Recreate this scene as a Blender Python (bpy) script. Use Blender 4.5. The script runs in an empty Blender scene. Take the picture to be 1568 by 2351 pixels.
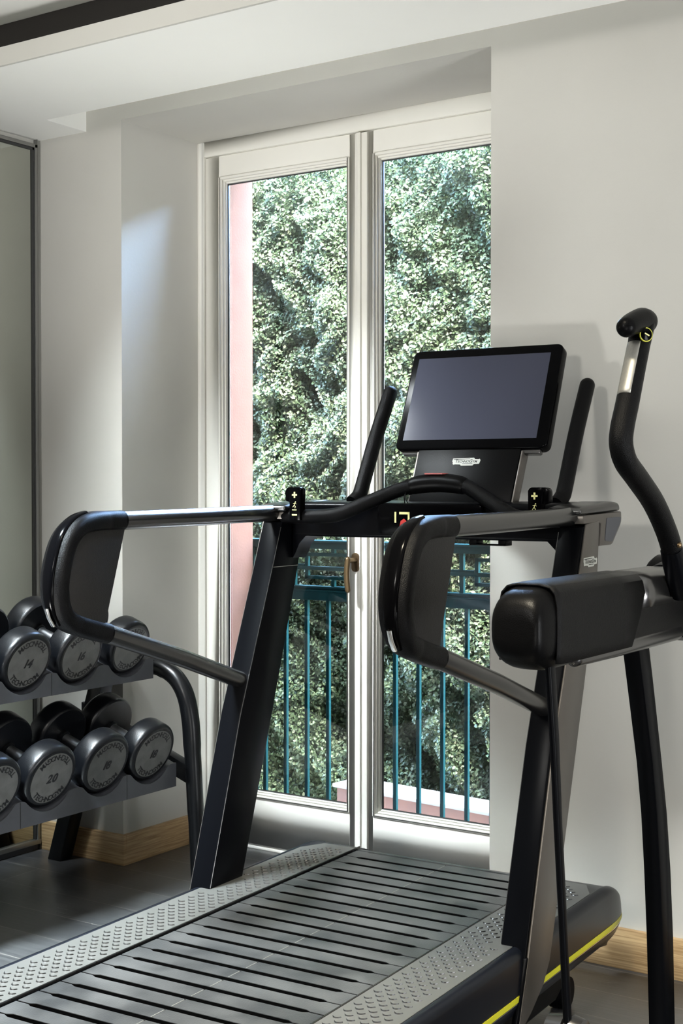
import bpy, bmesh, math, random
import numpy as np
from mathutils import Vector, Matrix, Quaternion

random.seed(7)
rng = np.random.default_rng(7)
SC = bpy.context.scene
COL = SC.collection
R = math.radians

# ------------------------------------------------------------------ camera
cam_d = bpy.data.cameras.new('camera')
cam = bpy.data.objects.new('camera', cam_d)
COL.objects.link(cam)
cam.location = (0, 0, 1.3)
cam.rotation_euler = (R(90 - 1.14), 0, R(33.9))
cam_d.sensor_fit = 'VERTICAL'
cam_d.sensor_height = 24.0
cam_d.lens = 24.0 * 3180.0 / 2351.0
cam_d.clip_start = 0.05
cam_d.clip_end = 200
SC.camera = cam

# ------------------------------------------------------------------ colour management
SC.view_settings.view_transform = 'Standard'
SC.view_settings.look = 'None'
SC.view_settings.gamma = 1
SC.view_settings.exposure = 0.78
SC.view_settings.use_curve_mapping = False
SC.cycles.use_denoising = True
SC.cycles.max_bounces = 12
SC.cycles.diffuse_bounces = 6
SC.cycles.glossy_bounces = 5
SC.cycles.transparent_max_bounces = 16
SC.cycles.sample_clamp_indirect = 6
SC.cycles.caustics_reflective = False
SC.cycles.caustics_refractive = False

# ------------------------------------------------------------------ sky and sun
world = bpy.data.worlds.new('world')
SC.world = world
world.use_nodes = True
wn = world.node_tree.nodes
wl = world.node_tree.links
wn.clear()
w_out = wn.new('ShaderNodeOutputWorld')
w_bg = wn.new('ShaderNodeBackground')
w_sky = wn.new('ShaderNodeTexSky')
w_sky.sky_type = 'NISHITA'
w_sky.sun_disc = False
w_sky.sun_elevation = R(52)
w_sky.sun_rotation = R(125)
w_sky.air_density = 1.0
w_sky.dust_density = 2.0
w_bg.inputs['Strength'].default_value = 34.0
wl.new(w_sky.outputs['Color'], w_bg.inputs['Color'])
wl.new(w_bg.outputs['Background'], w_out.inputs['Surface'])

def light(name, kind, loc, target, energy, color, **kw):
    d = bpy.data.lights.new(name, kind)
    d.energy = energy
    d.color = color
    for k, v in kw.items():
        setattr(d, k, v)
    o = bpy.data.objects.new(name, d)
    COL.objects.link(o)
    o.location = loc
    o.rotation_euler = (Vector(target) - Vector(loc)).to_track_quat('-Z', 'Y').to_euler()
    return o

# sun high over the building, falling along and onto the hedge
light('sun', 'SUN', (5, 4.4, 8), (-2.0, 5.0, 0), 20.0, (1.0, 0.96, 0.88), angle=R(0.6))
# ceiling lamp of the gym behind the camera, added unseen fill lights, and the daylight of the full-height windows in its right-hand wall
light('ceiling_lamp', 'AREA', (-1.6, -1.2, 2.55), (-1.6, 3.2, 1.6), 28, (1.0, 0.97, 0.92), shape='RECTANGLE', size=0.4, size_y=0.3)
light('floor_fill_cool', 'AREA', (-2.70, 1.50, 2.70), (-2.55, 2.25, 0), 58, (0.80, 0.93, 1.0), shape='RECTANGLE', size=0.5, size_y=0.3, spread=R(62))  # unseen fill, added in place of window daylight on the floor
light('belt_fill_warm', 'AREA', (-1.15, 1.35, 2.70), (-1.50, 1.95, 0), 16, (1.0, 0.90, 0.70), shape='RECTANGLE', size=0.4, size_y=0.3, spread=R(66))  # unseen fill, added for warm light on the belt
light('door_fill', 'AREA', (-3.05, 2.25, 2.70), (-2.30, 3.9, 0.25), 17, (0.90, 0.97, 1.0), shape='RECTANGLE', size=0.4, size_y=0.2, spread=R(58))  # unseen fill, added to brighten the lower door
light('lintel_fill', 'AREA', (-2.65, 0.95, 0.25), (-2.40, 3.7, 2.55), 4.2, (1.0, 0.99, 0.96), shape='RECTANGLE', size=0.3, size_y=0.3, spread=R(56))  # unseen upward fill, added to brighten lintel and soffit
light('ceiling_fill', 'AREA', (0.5, -0.8, 0.32), (-1.9, 2.9, 2.7), 20, (1.0, 0.985, 0.94), shape='RECTANGLE', size=0.9, size_y=0.9)  # unseen upward fill, added to brighten ceiling and walls
light('side_window_light', 'AREA', (2.35, 1.9, 0.95), (-2.4, 3.2, 1.7), 92, (0.97, 0.99, 1.0), shape='RECTANGLE', size=1.2, size_y=1.5)

# ------------------------------------------------------------------ materials
def mat(name, color, rough=0.5, metal=0.0, spec=0.5, noise=0, nscale=20, nstretch=(1, 1, 1), bump=0, bscale=200, coat=0, color2=None, sheen=0):
    m = bpy.data.materials.new(name)
    m.use_nodes = True
    n = m.node_tree.nodes
    l = m.node_tree.links
    b = n['Principled BSDF']
    b.inputs['Base Color'].default_value = (*color, 1)
    b.inputs['Roughness'].default_value = rough
    b.inputs['Metallic'].default_value = metal
    b.inputs['Specular IOR Level'].default_value = spec
    if coat:
        b.inputs['Coat Weight'].default_value = coat
        b.inputs['Coat Roughness'].default_value = 0.08
    tc = n.new('ShaderNodeTexCoord')
    if noise or color2:
        mp = n.new('ShaderNodeMapping')
        mp.inputs['Scale'].default_value = nstretch
        nt = n.new('ShaderNodeTexNoise')
        nt.inputs['Scale'].default_value = nscale
        nt.inputs['Detail'].default_value = 6
        l.new(tc.outputs['Object'], mp.inputs['Vector'])
        l.new(mp.outputs['Vector'], nt.inputs['Vector'])
        cr = n.new('ShaderNodeValToRGB')
        c2 = color2 or tuple(min(1, c * (1 + noise)) for c in color)
        c1 = color if color2 else tuple(c * (1 - noise) for c in color)
        cr.color_ramp.elements[0].color = (*c1, 1)
        cr.color_ramp.elements[1].color = (*c2, 1)
        cr.color_ramp.elements[0].position = 0.35
        cr.color_ramp.elements[1].position = 0.65
        l.new(nt.outputs['Fac'], cr.inputs['Fac'])
        l.new(cr.outputs['Color'], b.inputs['Base Color'])
    if bump:
        nt2 = n.new('ShaderNodeTexNoise')
        nt2.inputs['Scale'].default_value = bscale
        nt2.inputs['Detail'].default_value = 3
        l.new(tc.outputs['Object'], nt2.inputs['Vector'])
        bp = n.new('ShaderNodeBump')
        bp.inputs['Strength'].default_value = bump
        bp.inputs['Distance'].default_value = 0.002
        l.new(nt2.outputs['Fac'], bp.inputs['Height'])
        l.new(bp.outputs['Normal'], b.inputs['Normal'])
    return m

M = {}
M['wall'] = mat('wall_plaster', (0.54, 0.53, 0.49), 0.85, spec=0.2, noise=0.02, nscale=3, bump=0.15, bscale=90)
M['ceiling'] = mat('ceiling_plaster', (0.88, 0.88, 0.84), 0.85, spec=0.2, noise=0.01, nscale=2)
M['wall_far'] = mat('far_wall_paint', (0.10, 0.10, 0.10), 0.8, spec=0.2)
M['cove_shade'] = mat('cove_shade_paint', (0.035, 0.032, 0.03), 0.7, spec=0.2)  # shade inside the ceiling cove, put into the colour
M['wood_white'] = mat('white_lacquered_wood', (0.80, 0.785, 0.73), 0.42, spec=0.4, noise=0.015, nscale=4)
M['gasket'] = mat('window_gasket', (0.03, 0.03, 0.03), 0.6)
M['oak'] = mat('oak', (0.34, 0.21, 0.095), 0.5, color2=(0.58, 0.40, 0.21), nscale=7, nstretch=(1.2, 1.2, 34), bump=0.2, bscale=60)
M['mirror'] = mat('mirror_glass', (0.50, 0.515, 0.475), 0.015, metal=1.0)
M['alu'] = mat('brushed_aluminium', (0.32, 0.32, 0.31), 0.35, metal=0.9)
M['black'] = mat('black_plastic', (0.002, 0.002, 0.0022), 0.34, spec=0.07, bump=0.15, bscale=500)
M['gloss_black'] = mat('gloss_black_plastic', (0.0012, 0.0012, 0.0015), 0.14, spec=0.05)
M['rubber'] = mat('textured_rubber', (0.002, 0.002, 0.0023), 0.33, spec=0.10, bump=0.5, bscale=700)
M['grip_grey'] = mat('grey_grip_plastic', (0.011, 0.010, 0.0095), 0.45, spec=0.3, bump=0.5, bscale=600)
M['frame_paint'] = mat('black_frame_paint', (0.0018, 0.002, 0.0028), 0.30, spec=0.07)
M['rail_metal'] = mat('dark_anodised_rail', (0.12, 0.118, 0.118), 0.25, metal=0.95)
M['side_panel'] = mat('bronze_grey_side_panel', (0.13, 0.118, 0.105), 0.40, metal=0.6)
M['cover'] = mat('satin_charcoal_cover', (0.004, 0.005, 0.008), 0.30, spec=0.28)
M['cover_edge'] = mat('pewter_ridge', (0.22, 0.20, 0.185), 0.28, metal=0.9)
M['pad'] = mat('grey_foot_pad', (0.082, 0.081, 0.076), 0.36, spec=0.5, noise=0.06, nscale=6)
M['pad_dark'] = mat('foot_pad_relief', (0.010, 0.010, 0.010), 0.3)
M['slat'] = mat('worn_rubber_slat', (0.026, 0.027, 0.028), 0.30, spec=0.7, color2=(0.066, 0.066, 0.066), nscale=9, nstretch=(1, 1, 1), bump=0.25, bscale=300)
M['black_void'] = mat('belt_gap_shade', (0.002, 0.002, 0.002), 0.9, spec=0.0)
M['yellow'] = mat('yellow_stripe', (0.52, 0.50, 0.02), 0.4)
M['chrome'] = mat('chrome', (0.75, 0.74, 0.72), 0.15, metal=1.0)
M['brushed'] = mat('brushed_steel', (0.34, 0.33, 0.30), 0.42, metal=0.7, noise=0.06, nscale=14, nstretch=(30, 30, 1))
M['screen'] = mat('screen_glass', (0.050, 0.053, 0.075), 0.15, spec=0.03)
M['label_white'] = mat('label_white', (0.55, 0.56, 0.51), 0.5)
M['label_yellow'] = mat('label_yellow', (0.75, 0.72, 0.32), 0.5)
M['label_red'] = mat('label_red', (0.45, 0.015, 0.01), 0.5)
M['red_plate'] = mat('red_plate', (0.42, 0.10, 0.09), 0.4)
M['plate_grey'] = mat('dumbbell_face_grey', (0.135, 0.137, 0.13), 0.45, metal=0.2, noise=0.12, nscale=30, bump=0.2, bscale=250)
M['urethane'] = mat('dumbbell_urethane', (0.003, 0.0034, 0.0045), 0.30, spec=0.38, bump=0.2, bscale=400)
M['ink'] = mat('black_ink', (0.008, 0.008, 0.009), 0.5)
M['steel_handle'] = mat('steel_handle', (0.42, 0.43, 0.45), 0.3, metal=1.0)
M['rack_grey'] = mat('rack_grey_paint', (0.055, 0.058, 0.068), 0.45, spec=0.5, noise=0.05, nscale=40)
M['rack_black'] = mat('rack_black_paint', (0.003, 0.0033, 0.004), 0.30, spec=0.3)
M['teal'] = mat('teal_railing_paint', (0.0012, 0.0115, 0.0120), 0.5, spec=0.03)
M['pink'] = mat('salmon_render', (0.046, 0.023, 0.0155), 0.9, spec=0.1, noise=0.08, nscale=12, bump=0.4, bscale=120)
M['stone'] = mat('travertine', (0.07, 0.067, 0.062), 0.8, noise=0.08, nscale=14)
M['paving'] = mat('pale_paving', (0.55, 0.54, 0.50), 0.9, noise=0.06, nscale=6)
M['terracotta'] = mat('terracotta', (0.040, 0.012, 0.0055), 0.85, noise=0.12, nscale=10)
M['bronze'] = mat('bronze_handle', (0.085, 0.055, 0.03), 0.38, metal=0.8)
M['bronze_light'] = mat('worn_bronze', (0.17, 0.115, 0.06), 0.35, metal=0.8)
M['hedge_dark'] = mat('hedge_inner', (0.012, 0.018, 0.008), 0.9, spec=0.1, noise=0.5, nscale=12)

def floor_material():
    m = bpy.data.materials.new('dark_plank_floor')
    m.use_nodes = True
    n = m.node_tree.nodes
    l = m.node_tree.links
    b = n['Principled BSDF']
    tc = n.new('ShaderNodeTexCoord')
    br = n.new('ShaderNodeTexBrick')
    br.offset = 0.37
    br.inputs['Scale'].default_value = 1.0
    br.inputs['Brick Width'].default_value = 1.15
    br.inputs['Row Height'].default_value = 0.165
    br.inputs['Mortar Size'].default_value = 0.0016
    br.inputs['Mortar Smooth'].default_value = 0.1
    br.inputs['Color1'].default_value = (0.042, 0.043, 0.046, 1)
    br.inputs['Color2'].default_value = (0.070, 0.071, 0.074, 1)
    br.inputs['Mortar'].default_value = (0.16, 0.15, 0.14, 1)
    l.new(tc.outputs['Object'], br.inputs['Vector'])
    mp = n.new('ShaderNodeMapping')
    mp.inputs['Scale'].default_value = (2.2, 34, 1)
    nt = n.new('ShaderNodeTexNoise')
    nt.inputs['Scale'].default_value = 2.2
    nt.inputs['Detail'].default_value = 8
    nt.inputs['Distortion'].default_value = 0.6
    l.new(tc.outputs['Object'], mp.inputs['Vector'])
    l.new(mp.outputs['Vector'], nt.inputs['Vector'])
    mx = n.new('ShaderNodeMixRGB')
    mx.blend_type = 'MULTIPLY'
    mx.inputs['Fac'].default_value = 0.75
    cr = n.new('ShaderNodeValToRGB')
    cr.color_ramp.elements[0].position = 0.3
    cr.color_ramp.elements[0].color = (0.45, 0.45, 0.46, 1)
    cr.color_ramp.elements[1].position = 0.72
    cr.color_ramp.elements[1].color = (1.45, 1.42, 1.38, 1)
    l.new(nt.outputs['Fac'], cr.inputs['Fac'])
    l.new(br.outputs['Color'], mx.inputs['Color1'])
    l.new(cr.outputs['Color'], mx.inputs['Color2'])
    l.new(mx.outputs['Color'], b.inputs['Base Color'])
    mr = n.new('ShaderNodeMapRange')
    mr.inputs['To Min'].default_value = 0.26
    mr.inputs['To Max'].default_value = 0.44
    l.new(nt.outputs['Fac'], mr.inputs['Value'])
    l.new(mr.outputs['Result'], b.inputs['Roughness'])
    bp = n.new('ShaderNodeBump')
    bp.inputs['Strength'].default_value = 0.35
    bp.inputs['Distance'].default_value = 0.002
    l.new(nt.outputs['Fac'], bp.inputs['Height'])
    l.new(bp.outputs['Normal'], b.inputs['Normal'])
    b.inputs['Specular IOR Level'].default_value = 1.0
    return m
M['floor'] = floor_material()

def glass_material():
    m = bpy.data.materials.new('window_glass')
    m.use_nodes = True
    n = m.node_tree.nodes
    l = m.node_tree.links
    n.clear()
    out = n.new('ShaderNodeOutputMaterial')
    mix = n.new('ShaderNodeMixShader')
    tr = n.new('ShaderNodeBsdfTransparent')
    tr.inputs['Color'].default_value = (0.96, 0.985, 0.975, 1)
    gl = n.new('ShaderNodeBsdfGlossy')
    gl.inputs['Roughness'].default_value = 0.01
    fr = n.new('ShaderNodeFresnel')
    fr.inputs['IOR'].default_value = 1.45
    l.new(fr.outputs['Fac'], mix.inputs['Fac'])
    l.new(tr.outputs['BSDF'], mix.inputs[1])
    l.new(gl.outputs['BSDF'], mix.inputs[2])
    l.new(mix.outputs['Shader'], out.inputs['Surface'])
    return m
M['glass'] = glass_material()

def leaf_material():
    m = bpy.data.materials.new('ivy_leaf')
    m.use_nodes = True
    n = m.node_tree.nodes
    l = m.node_tree.links
    n.clear()
    out = n.new('ShaderNodeOutputMaterial')
    at = n.new('ShaderNodeAttribute')
    at.attribute_name = 'tint'
    cr = n.new('ShaderNodeValToRGB')
    e = cr.color_ramp.elements
    e[0].position = 0.0
    e[0].color = (0.013, 0.020, 0.009, 1)
    e[1].position = 1.0
    e[1].color = (0.078, 0.086, 0.055, 1)
    x = cr.color_ramp.elements.new(0.45)
    x.color = (0.026, 0.041, 0.019, 1)
    x = cr.color_ramp.elements.new(0.75)
    x.color = (0.038, 0.047, 0.027, 1)
    l.new(at.outputs['Fac'], cr.inputs['Fac'])
    b = n.new('ShaderNodeBsdfPrincipled')
    b.inputs['Roughness'].default_value = 0.5
    b.inputs['Specular IOR Level'].default_value = 0.12
    l.new(cr.outputs['Color'], b.inputs['Base Color'])
    tl = n.new('ShaderNodeBsdfTranslucent')
    l.new(cr.outputs['Color'], tl.inputs['Color'])
    mix = n.new('ShaderNodeMixShader')
    mix.inputs['Fac'].default_value = 0.25
    l.new(b.outputs['BSDF'], mix.inputs[1])
    l.new(tl.outputs['BSDF'], mix.inputs[2])
    l.new(mix.outputs['Shader'], out.inputs['Surface'])
    return m
M['leaf'] = leaf_material()

# ------------------------------------------------------------------ mesh helpers
class MB:
    """collects shapes; build() links them as one mesh object"""
    def __init__(self):
        self.v = []
        self.f = []
    def add(self, vs, fs, mtx=None):
        o = len(self.v)
        if mtx is not None:
            vs = [mtx @ Vector(v) for v in vs]
        self.v += [tuple(v) for v in vs]
        self.f += [tuple(i + o for i in f) for f in fs]
        return self
    def box(self, lo, hi, mtx=None):
        (x0, y0, z0), (x1, y1, z1) = lo, hi
        vs = [(x0, y0, z0), (x1, y0, z0), (x1, y1, z0), (x0, y1, z0), (x0, y0, z1), (x1, y0, z1), (x1, y1, z1), (x0, y1, z1)]
        fs = [(0, 3, 2, 1), (4, 5, 6, 7), (0, 1, 5, 4), (1, 2, 6, 5), (2, 3, 7, 6), (3, 0, 4, 7)]
        return self.add(vs, fs, mtx)
    def prism(self, poly, a0, a1, axis='x', mtx=None):
        """poly of 2D points extruded from a0 to a1 along axis; x: (y,z), y: (x,z), z: (x,y)"""
        def P(q, a):
            return {'x': (a, q[0], q[1]), 'y': (q[0], a, q[1]), 'z': (q[0], q[1], a)}[axis]
        n = len(poly)
        vs = [P(q, a0) for q in poly] + [P(q, a1) for q in poly]
        fs = [tuple(range(n))[::-1], tuple(range(n, 2 * n))]
        for i in range(n):
            j = (i + 1) % n
            fs.append((i, j, n + j, n + i))
        return self.add(vs, fs, mtx)
    def tube(self, path, rad, seg=20, cap=True, round_end=(False, False)):
        P = [Vector(p) for p in path]
        n = len(P)
        rr = [rad] * n if not hasattr(rad, '__len__') else list(rad)
        T = []
        for i in range(n):
            a = P[max(0, i - 1)]
            b = P[min(n - 1, i + 1)]
            T.append((b - a).normalized())
        if round_end[1]:
            e, t, r0 = P[-1], T[-1], rr[-1]
            for k in range(1, 6):
                a = k / 5 * math.pi / 2
                P.append(e + t * r0 * math.sin(a))
                rr.append(max(1e-4, r0 * math.cos(a)))
                T.append(t)
        if round_end[0]:
            s, t, r0 = P[0], T[0], rr[0]
            for k in range(1, 6):
                a = k / 5 * math.pi / 2
                P.insert(0, s - t * r0 * math.sin(a))
                rr.insert(0, max(1e-4, r0 * math.cos(a)))
                T.insert(0, t)
        n = len(P)
        up = Vector((0, 0, 1)) if abs(T[0].z) < 0.9 else Vector((1, 0, 0))
        N = (up - T[0] * up.dot(T[0])).normalized()
        vs, fs = [], []
        for i in range(n):
            if i:
                q = T[i - 1].rotation_difference(T[i])
                N = q @ N
                N = (N - T[i] * N.dot(T[i])).normalized()
            B = T[i].cross(N)
            for k in range(seg):
                a = 2 * math.pi * k / seg
                vs.append(P[i] + (N * math.cos(a) + B * math.sin(a)) * rr[i])
        for i in range(n - 1):
            for k in range(seg):
                k2 = (k + 1) % seg
                fs.append((i * seg + k, i * seg + k2, (i + 1) * seg + k2, (i + 1) * seg + k))
        if cap:
            fs.append(tuple(range(seg))[::-1])
            fs.append(tuple((n - 1) * seg + k for k in range(seg)))
        return self.add(vs, fs)
    def lathe(self, prof, seg=48, mtx=None):
        """prof: (axial, radius) revolved about local x"""
        vs, fs = [], []
        n = len(prof)
        for (a, r) in prof:
            for k in range(seg):
                t = 2 * math.pi * k / seg
                vs.append((a, r * math.cos(t), r * math.sin(t)))
        for i in range(n - 1):
            for k in range(seg):
                k2 = (k + 1) % seg
                fs.append((i * seg + k, (i + 1) * seg + k, (i + 1) * seg + k2, i * seg + k2))
        fs.append(tuple(range(seg)))
        fs.append(tuple((n - 1) * seg + k for k in range(seg))[::-1])
        return self.add(vs, fs, mtx)
    def band(self, path, width, thick, p0, ex=2.0, seg=24, off=0.0):
        """closed section swept along a path in the (y,z) plane at x = p0; width across x, thick across the path; per-point lists"""
        P = [Vector((0, a, b)) for a, b in path]
        n = len(P)
        W = width if hasattr(width, '__len__') else [width] * n
        H = thick if hasattr(thick, '__len__') else [thick] * n
        vs, fs = [], []
        for i in range(n):
            T = (P[min(n - 1, i + 1)] - P[max(0, i - 1)]).normalized()
            Nn = Vector((0, -T.z, T.y))
            for k in range(seg):
                a = 2 * math.pi * k / seg
                c, s = math.cos(a), math.sin(a)
                cx = math.copysign(abs(c) ** (2 / ex), c)
                sx = math.copysign(abs(s) ** (2 / ex), s)
                q = P[i] + Nn * (sx * H[i] + off)
                vs.append((p0 + cx * W[i], q.y, q.z))
        for i in range(n - 1):
            for k in range(seg):
                k2 = (k + 1) % seg
                fs.append((i * seg + k, i * seg + k2, (i + 1) * seg + k2, (i + 1) * seg + k))
        fs.append(tuple(range(seg))[::-1])
        fs.append(tuple((n - 1) * seg + k for k in range(seg)))
        return self.add(vs, fs)
    def build(self, name, material, parent=None, bevel=0, smooth=None, segs=2):
        me = bpy.data.meshes.new(name)
        me.from_pydata(self.v, [], self.f)
        bm = bmesh.new()
        bm.from_mesh(me)
        bmesh.ops.remove_doubles(bm, verts=bm.verts, dist=1e-6)
        bmesh.ops.recalc_face_normals(bm, faces=bm.faces)
        if bevel:
            es = [e for e in bm.edges if len(e.link_faces) == 2 and e.calc_face_angle(0) > R(28)]
            bmesh.ops.bevel(bm, geom=es, offset=bevel, segments=segs, profile=0.5, affect='EDGES', clamp_overlap=True)
        bm.to_mesh(me)
        bm.free()
        me.materials.append(material)
        if smooth is None:
            smooth = 35
        if smooth:
            me.polygons.foreach_set('use_smooth', [True] * len(me.polygons))
            me.set_sharp_from_angle(angle=R(smooth))
        o = bpy.data.objects.new(name, me)
        COL.objects.link(o)
        if parent is not None:
            o.parent = parent
        return o

def smooth_path(pts, n=8):
    """Catmull-Rom through the points, any dimension"""
    P = [np.array(p, float) for p in pts]
    P = [2 * P[0] - P[1]] + P + [2 * P[-1] - P[-2]]
    out = []
    for i in range(1, len(P) - 2):
        p0, p1, p2, p3 = P[i - 1:i + 3]
        for k in range(n):
            t = k / n
            out.append(tuple(0.5 * ((2 * p1) + (-p0 + p2) * t + (2 * p0 - 5 * p1 + 4 * p2 - p3) * t * t + (-p0 + 3 * p1 - 3 * p2 + p3) * t ** 3)))
    out.append(tuple(P[-2]))
    return out

def rounded_poly(poly, rads, n=6):
    """2D polygon with per-corner radius"""
    out = []
    m = len(poly)
    for i in range(m):
        p = Vector(poly[i])
        a = Vector(poly[i - 1]) - p
        b = Vector(poly[(i + 1) % m]) - p
        r = rads[i] if hasattr(rads, '__len__') else rads
        if r <= 0:
            out.append(tuple(p))
            continue
        a2, b2 = a.normalized(), b.normalized()
        d = min(r, a.length * 0.49, b.length * 0.49)
        s, e = p + a2 * d, p + b2 * d
        for k in range(n + 1):
            t = k / n
            q = s * (1 - t) ** 2 + p * 2 * t * (1 - t) + e * t * t
            out.append(tuple(q))
    return out

def empty(name, label=None, cat=None, loc=(0, 0, 0), rz=0, group=None):
    o = bpy.data.objects.new(name, None)
    o.empty_display_size = 0.1
    COL.objects.link(o)
    o.location = loc
    o.rotation_euler = (0, 0, rz)
    tag(o, label, cat, group)
    return o

def tag(o, label=None, cat=None, group=None, kind=None):
    if label: o['label'] = label
    if cat: o['category'] = cat
    if group: o['group'] = group
    if kind: o['kind'] = kind
    return o

def struct(o, label=None):
    o['kind'] = 'structure'
    if label: o['label'] = label
    return o

_glyphs = {}
def glyph(ch, bold=0.0):
    key = (ch, bold)
    if key not in _glyphs:
        cu = bpy.data.curves.new('glyph', 'FONT')
        cu.body = ch
        cu.size = 1.0
        cu.offset = bold
        cu.resolution_u = 3
        cu.extrude = 0.0
        ob = bpy.data.objects.new('glyph', cu)
        COL.objects.link(ob)
        bpy.context.view_layer.update()
        dg = bpy.context.evaluated_depsgraph_get()
        me = bpy.data.meshes.new_from_object(ob.evaluated_get(dg))
        vs = [tuple(v.co) for v in me.vertices]
        fs = [tuple(p.vertices) for p in me.polygons]
        bpy.data.objects.remove(ob)
        bpy.data.curves.remove(cu)
        bpy.data.meshes.remove(me)
        xs = [v[0] for v in vs] or [0]
        _glyphs[key] = (vs, fs, min(xs), max(xs))
    return _glyphs[key]

def text_line(mb, s, size, mtx, bold=0.02, shear=0.0, track=0.08, align='center', sizes=None):
    """flat lettering in the local xy plane of mtx"""
    x = 0
    parts = []
    for i, ch in enumerate(s):
        k = (sizes[i] if sizes else 1.0)
        if ch == ' ':
            x += 0.35
            continue
        vs, fs, a, b = glyph(ch, bold)
        parts.append((vs, fs, a, x, k))
        x += (b - a) * k + track
    w = x - track
    x0 = -w / 2 if align == 'center' else 0
    for vs, fs, a, xo, k in parts:
        q = [((x0 + xo + (v[0] - a) * k + shear * v[1] * k) * size, v[1] * k * size, 0) for v in vs]
        mb.add(q, fs, mtx)
    return w * size

def text_arc(mb, s, size, radius, mtx, bold=0.02, span=None, top=False):
    """letters standing along the lower arc of a circle, feet outward; top: the same arc turned by 180 degrees"""
    n = len(s)
    rot0 = math.pi if top else 0
    for i, ch in enumerate(s):
        vs, fs, a, b = glyph(ch, bold)
        t = (i - (n - 1) / 2) / (n - 1) * span
        c = (a + b) / 2
        m2 = Matrix.Rotation(rot0 + t, 4, 'Z') @ Matrix.Translation((0, -radius, 0)) 
        q = [((v[0] - c) * size, v[1] * size, 0) for v in vs]
        mb.add(q, fs, mtx @ m2)

# ------------------------------------------------------------------ the room shell
YW = 3.498      # inner face of the window wall
YF = 3.897      # face of the door frame, deep in the reveal
YO = 4.15       # outer face of the house wall
XL = -3.649     # mirror wall
XA, XB = -3.25, -1.842   # the opening
ZO = 2.535
XR, YB, ZC = 2.4, -3.2, 2.72

w = MB()
w.box((XL - 0.25, YW, -0.02), (XA, YO, 3.3))
w.box((XB, YW, -0.02), (XR + 0.25, YO, 3.3))
w.box((XA, YW, ZO), (XB, YO, 3.3))
struct(w.build('wall_window', M['wall'], smooth=0), 'pale plastered wall around the tall window opening')
struct(MB().box((XL - 0.25, YB - 0.25, -0.02), (XL, YW, 3.3)).build('wall_left', M['wall'], smooth=0))
struct(MB().box((XR, YB - 0.25, -0.02), (XR + 0.25, YW, 3.3)).build('wall_right', M['wall_far'], smooth=0))
struct(MB().box((XL, YB - 0.25, -0.02), (XR, YB, 3.3)).build('wall_back', M['wall_far'], smooth=0))
struct(MB().box((XL - 0.25, YB - 0.25, -0.12), (XR + 0.25, YO, 0.0)).build('floor', M['floor'], smooth=0), 'dark grey wood plank floor')

ZS = 2.517
c = MB()
c.box((XL, YB, ZC), (XR, 3.02, 3.0))                    # raised ceiling of the room
c.box((XL, 2.821, ZS), (XR, 3.02, ZS + 0.012))
c.box((XL, 3.02, ZS), (XR, 3.31, 3.0))                  # dropped soffit
c.box((XL, 3.31, ZS), (-3.412, YW, 3.0))                 # soffit return at the left end of the slot
c.box((-3.412, 3.31, ZS + 0.17), (XR, YW, 3.0))          # top of the slot
struct(c.build('ceiling', M['ceiling'], smooth=0), 'white dropped ceiling with a narrow slot along the window wall')
c = MB()
c.box((XL - 0.25, YB - 0.25, 3.0), (XR + 0.25, YO, 3.3))
struct(c.build('ceiling', M['ceiling'], smooth=0))

# fascia board on the soffit edge
struct(MB().box((XL, 2.811, ZS), (XR, 2.8205, 2.571)).build('trim_1', M['wall'], smooth=0), 'beige strip along the ceiling step')
struct(MB().box((XL, 2.99, ZS + 0.013), (XR, 3.0195, ZC - 0.001)).build('trim_4', M['cove_shade'], smooth=0), 'back of the recess above the ceiling strip, coloured dark for its shade')  # cove back wall, its shade painted on

def baseboard(name, lo, hi, label):
    o = MB().box(lo, hi).build(name, M['oak'], bevel=0.0015)
    struct(o, label)
    return o
bb = MB()
bb.box((XL + 0.02, YW - 0.016, 0.0), (XA + 0.016, YW, 0.103))
bb.box((XA, YW, 0.0), (XA + 0.016, YF - 0.06, 0.103))
struct(bb.build('baseboard_left', M['oak'], bevel=0.0012), 'oak skirting board around the wall corner')
bb = MB()
bb.box((XB - 0.016, YW - 0.016, 0.0), (XR, YW, 0.108))
bb.box((XB - 0.016, YW, 0.0), (XB, YF - 0.06, 0.108))
struct(bb.build('baseboard_right', M['oak'], bevel=0.0012), 'oak skirting board along the right wall')

# ------------------------------------------------------------------ wall mirror on the left wall
mir = empty('wall_mirror', 'tall wall mirror in a thin grey metal frame at the left edge', 'mirror', (XL, 2.3, 0))
MY0, MY1, MZ0, MZ1 = 0.62, 3.476 - 2.3, 0.035, 2.497
MB().box((0.002, MY0, MZ0), (0.012, MY1 - 0.008, MZ1 - 0.008)).build('mirror_glass', M['mirror'], mir, smooth=0)
fr = MB()
fr.box((0.0, MY1 - 0.012, MZ0), (0.022, MY1, MZ1))
fr.box((0.0, MY0, MZ1 - 0.012), (0.022, MY1, MZ1))
fr.box((0.0, MY0, MZ0 - 0.012), (0.026, MY1, MZ0 + 0.004))
fr.box((0.0, MY0, MZ0), (0.022, MY0 + 0.012, MZ1))
fr.build('mirror_frame', M['alu'], mir, bevel=0.001)
g = MB()
g.box((0.0, MY1 - 0.020, MZ0 + 0.004), (0.018, MY1 - 0.0125, MZ1 - 0.0125))
g.box((0.0, MY0 + 0.012, MZ1 - 0.020), (0.018, MY1 - 0.0125, MZ1 - 0.0125))
g.build('mirror_gasket', M['gasket'], mir)
MB().box((0.0, MY0, 0.0), (0.012, MY1, MZ0 - 0.014)).build('mirror_plinth', M['rack_grey'], mir)
struct(MB().box((XL, 3.478, 0.0), (XL + 0.018, YW - 0.017, ZS)).build('trim_2', M['alu'], smooth=0), 'grey sealing strip in the wall corner')

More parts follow.
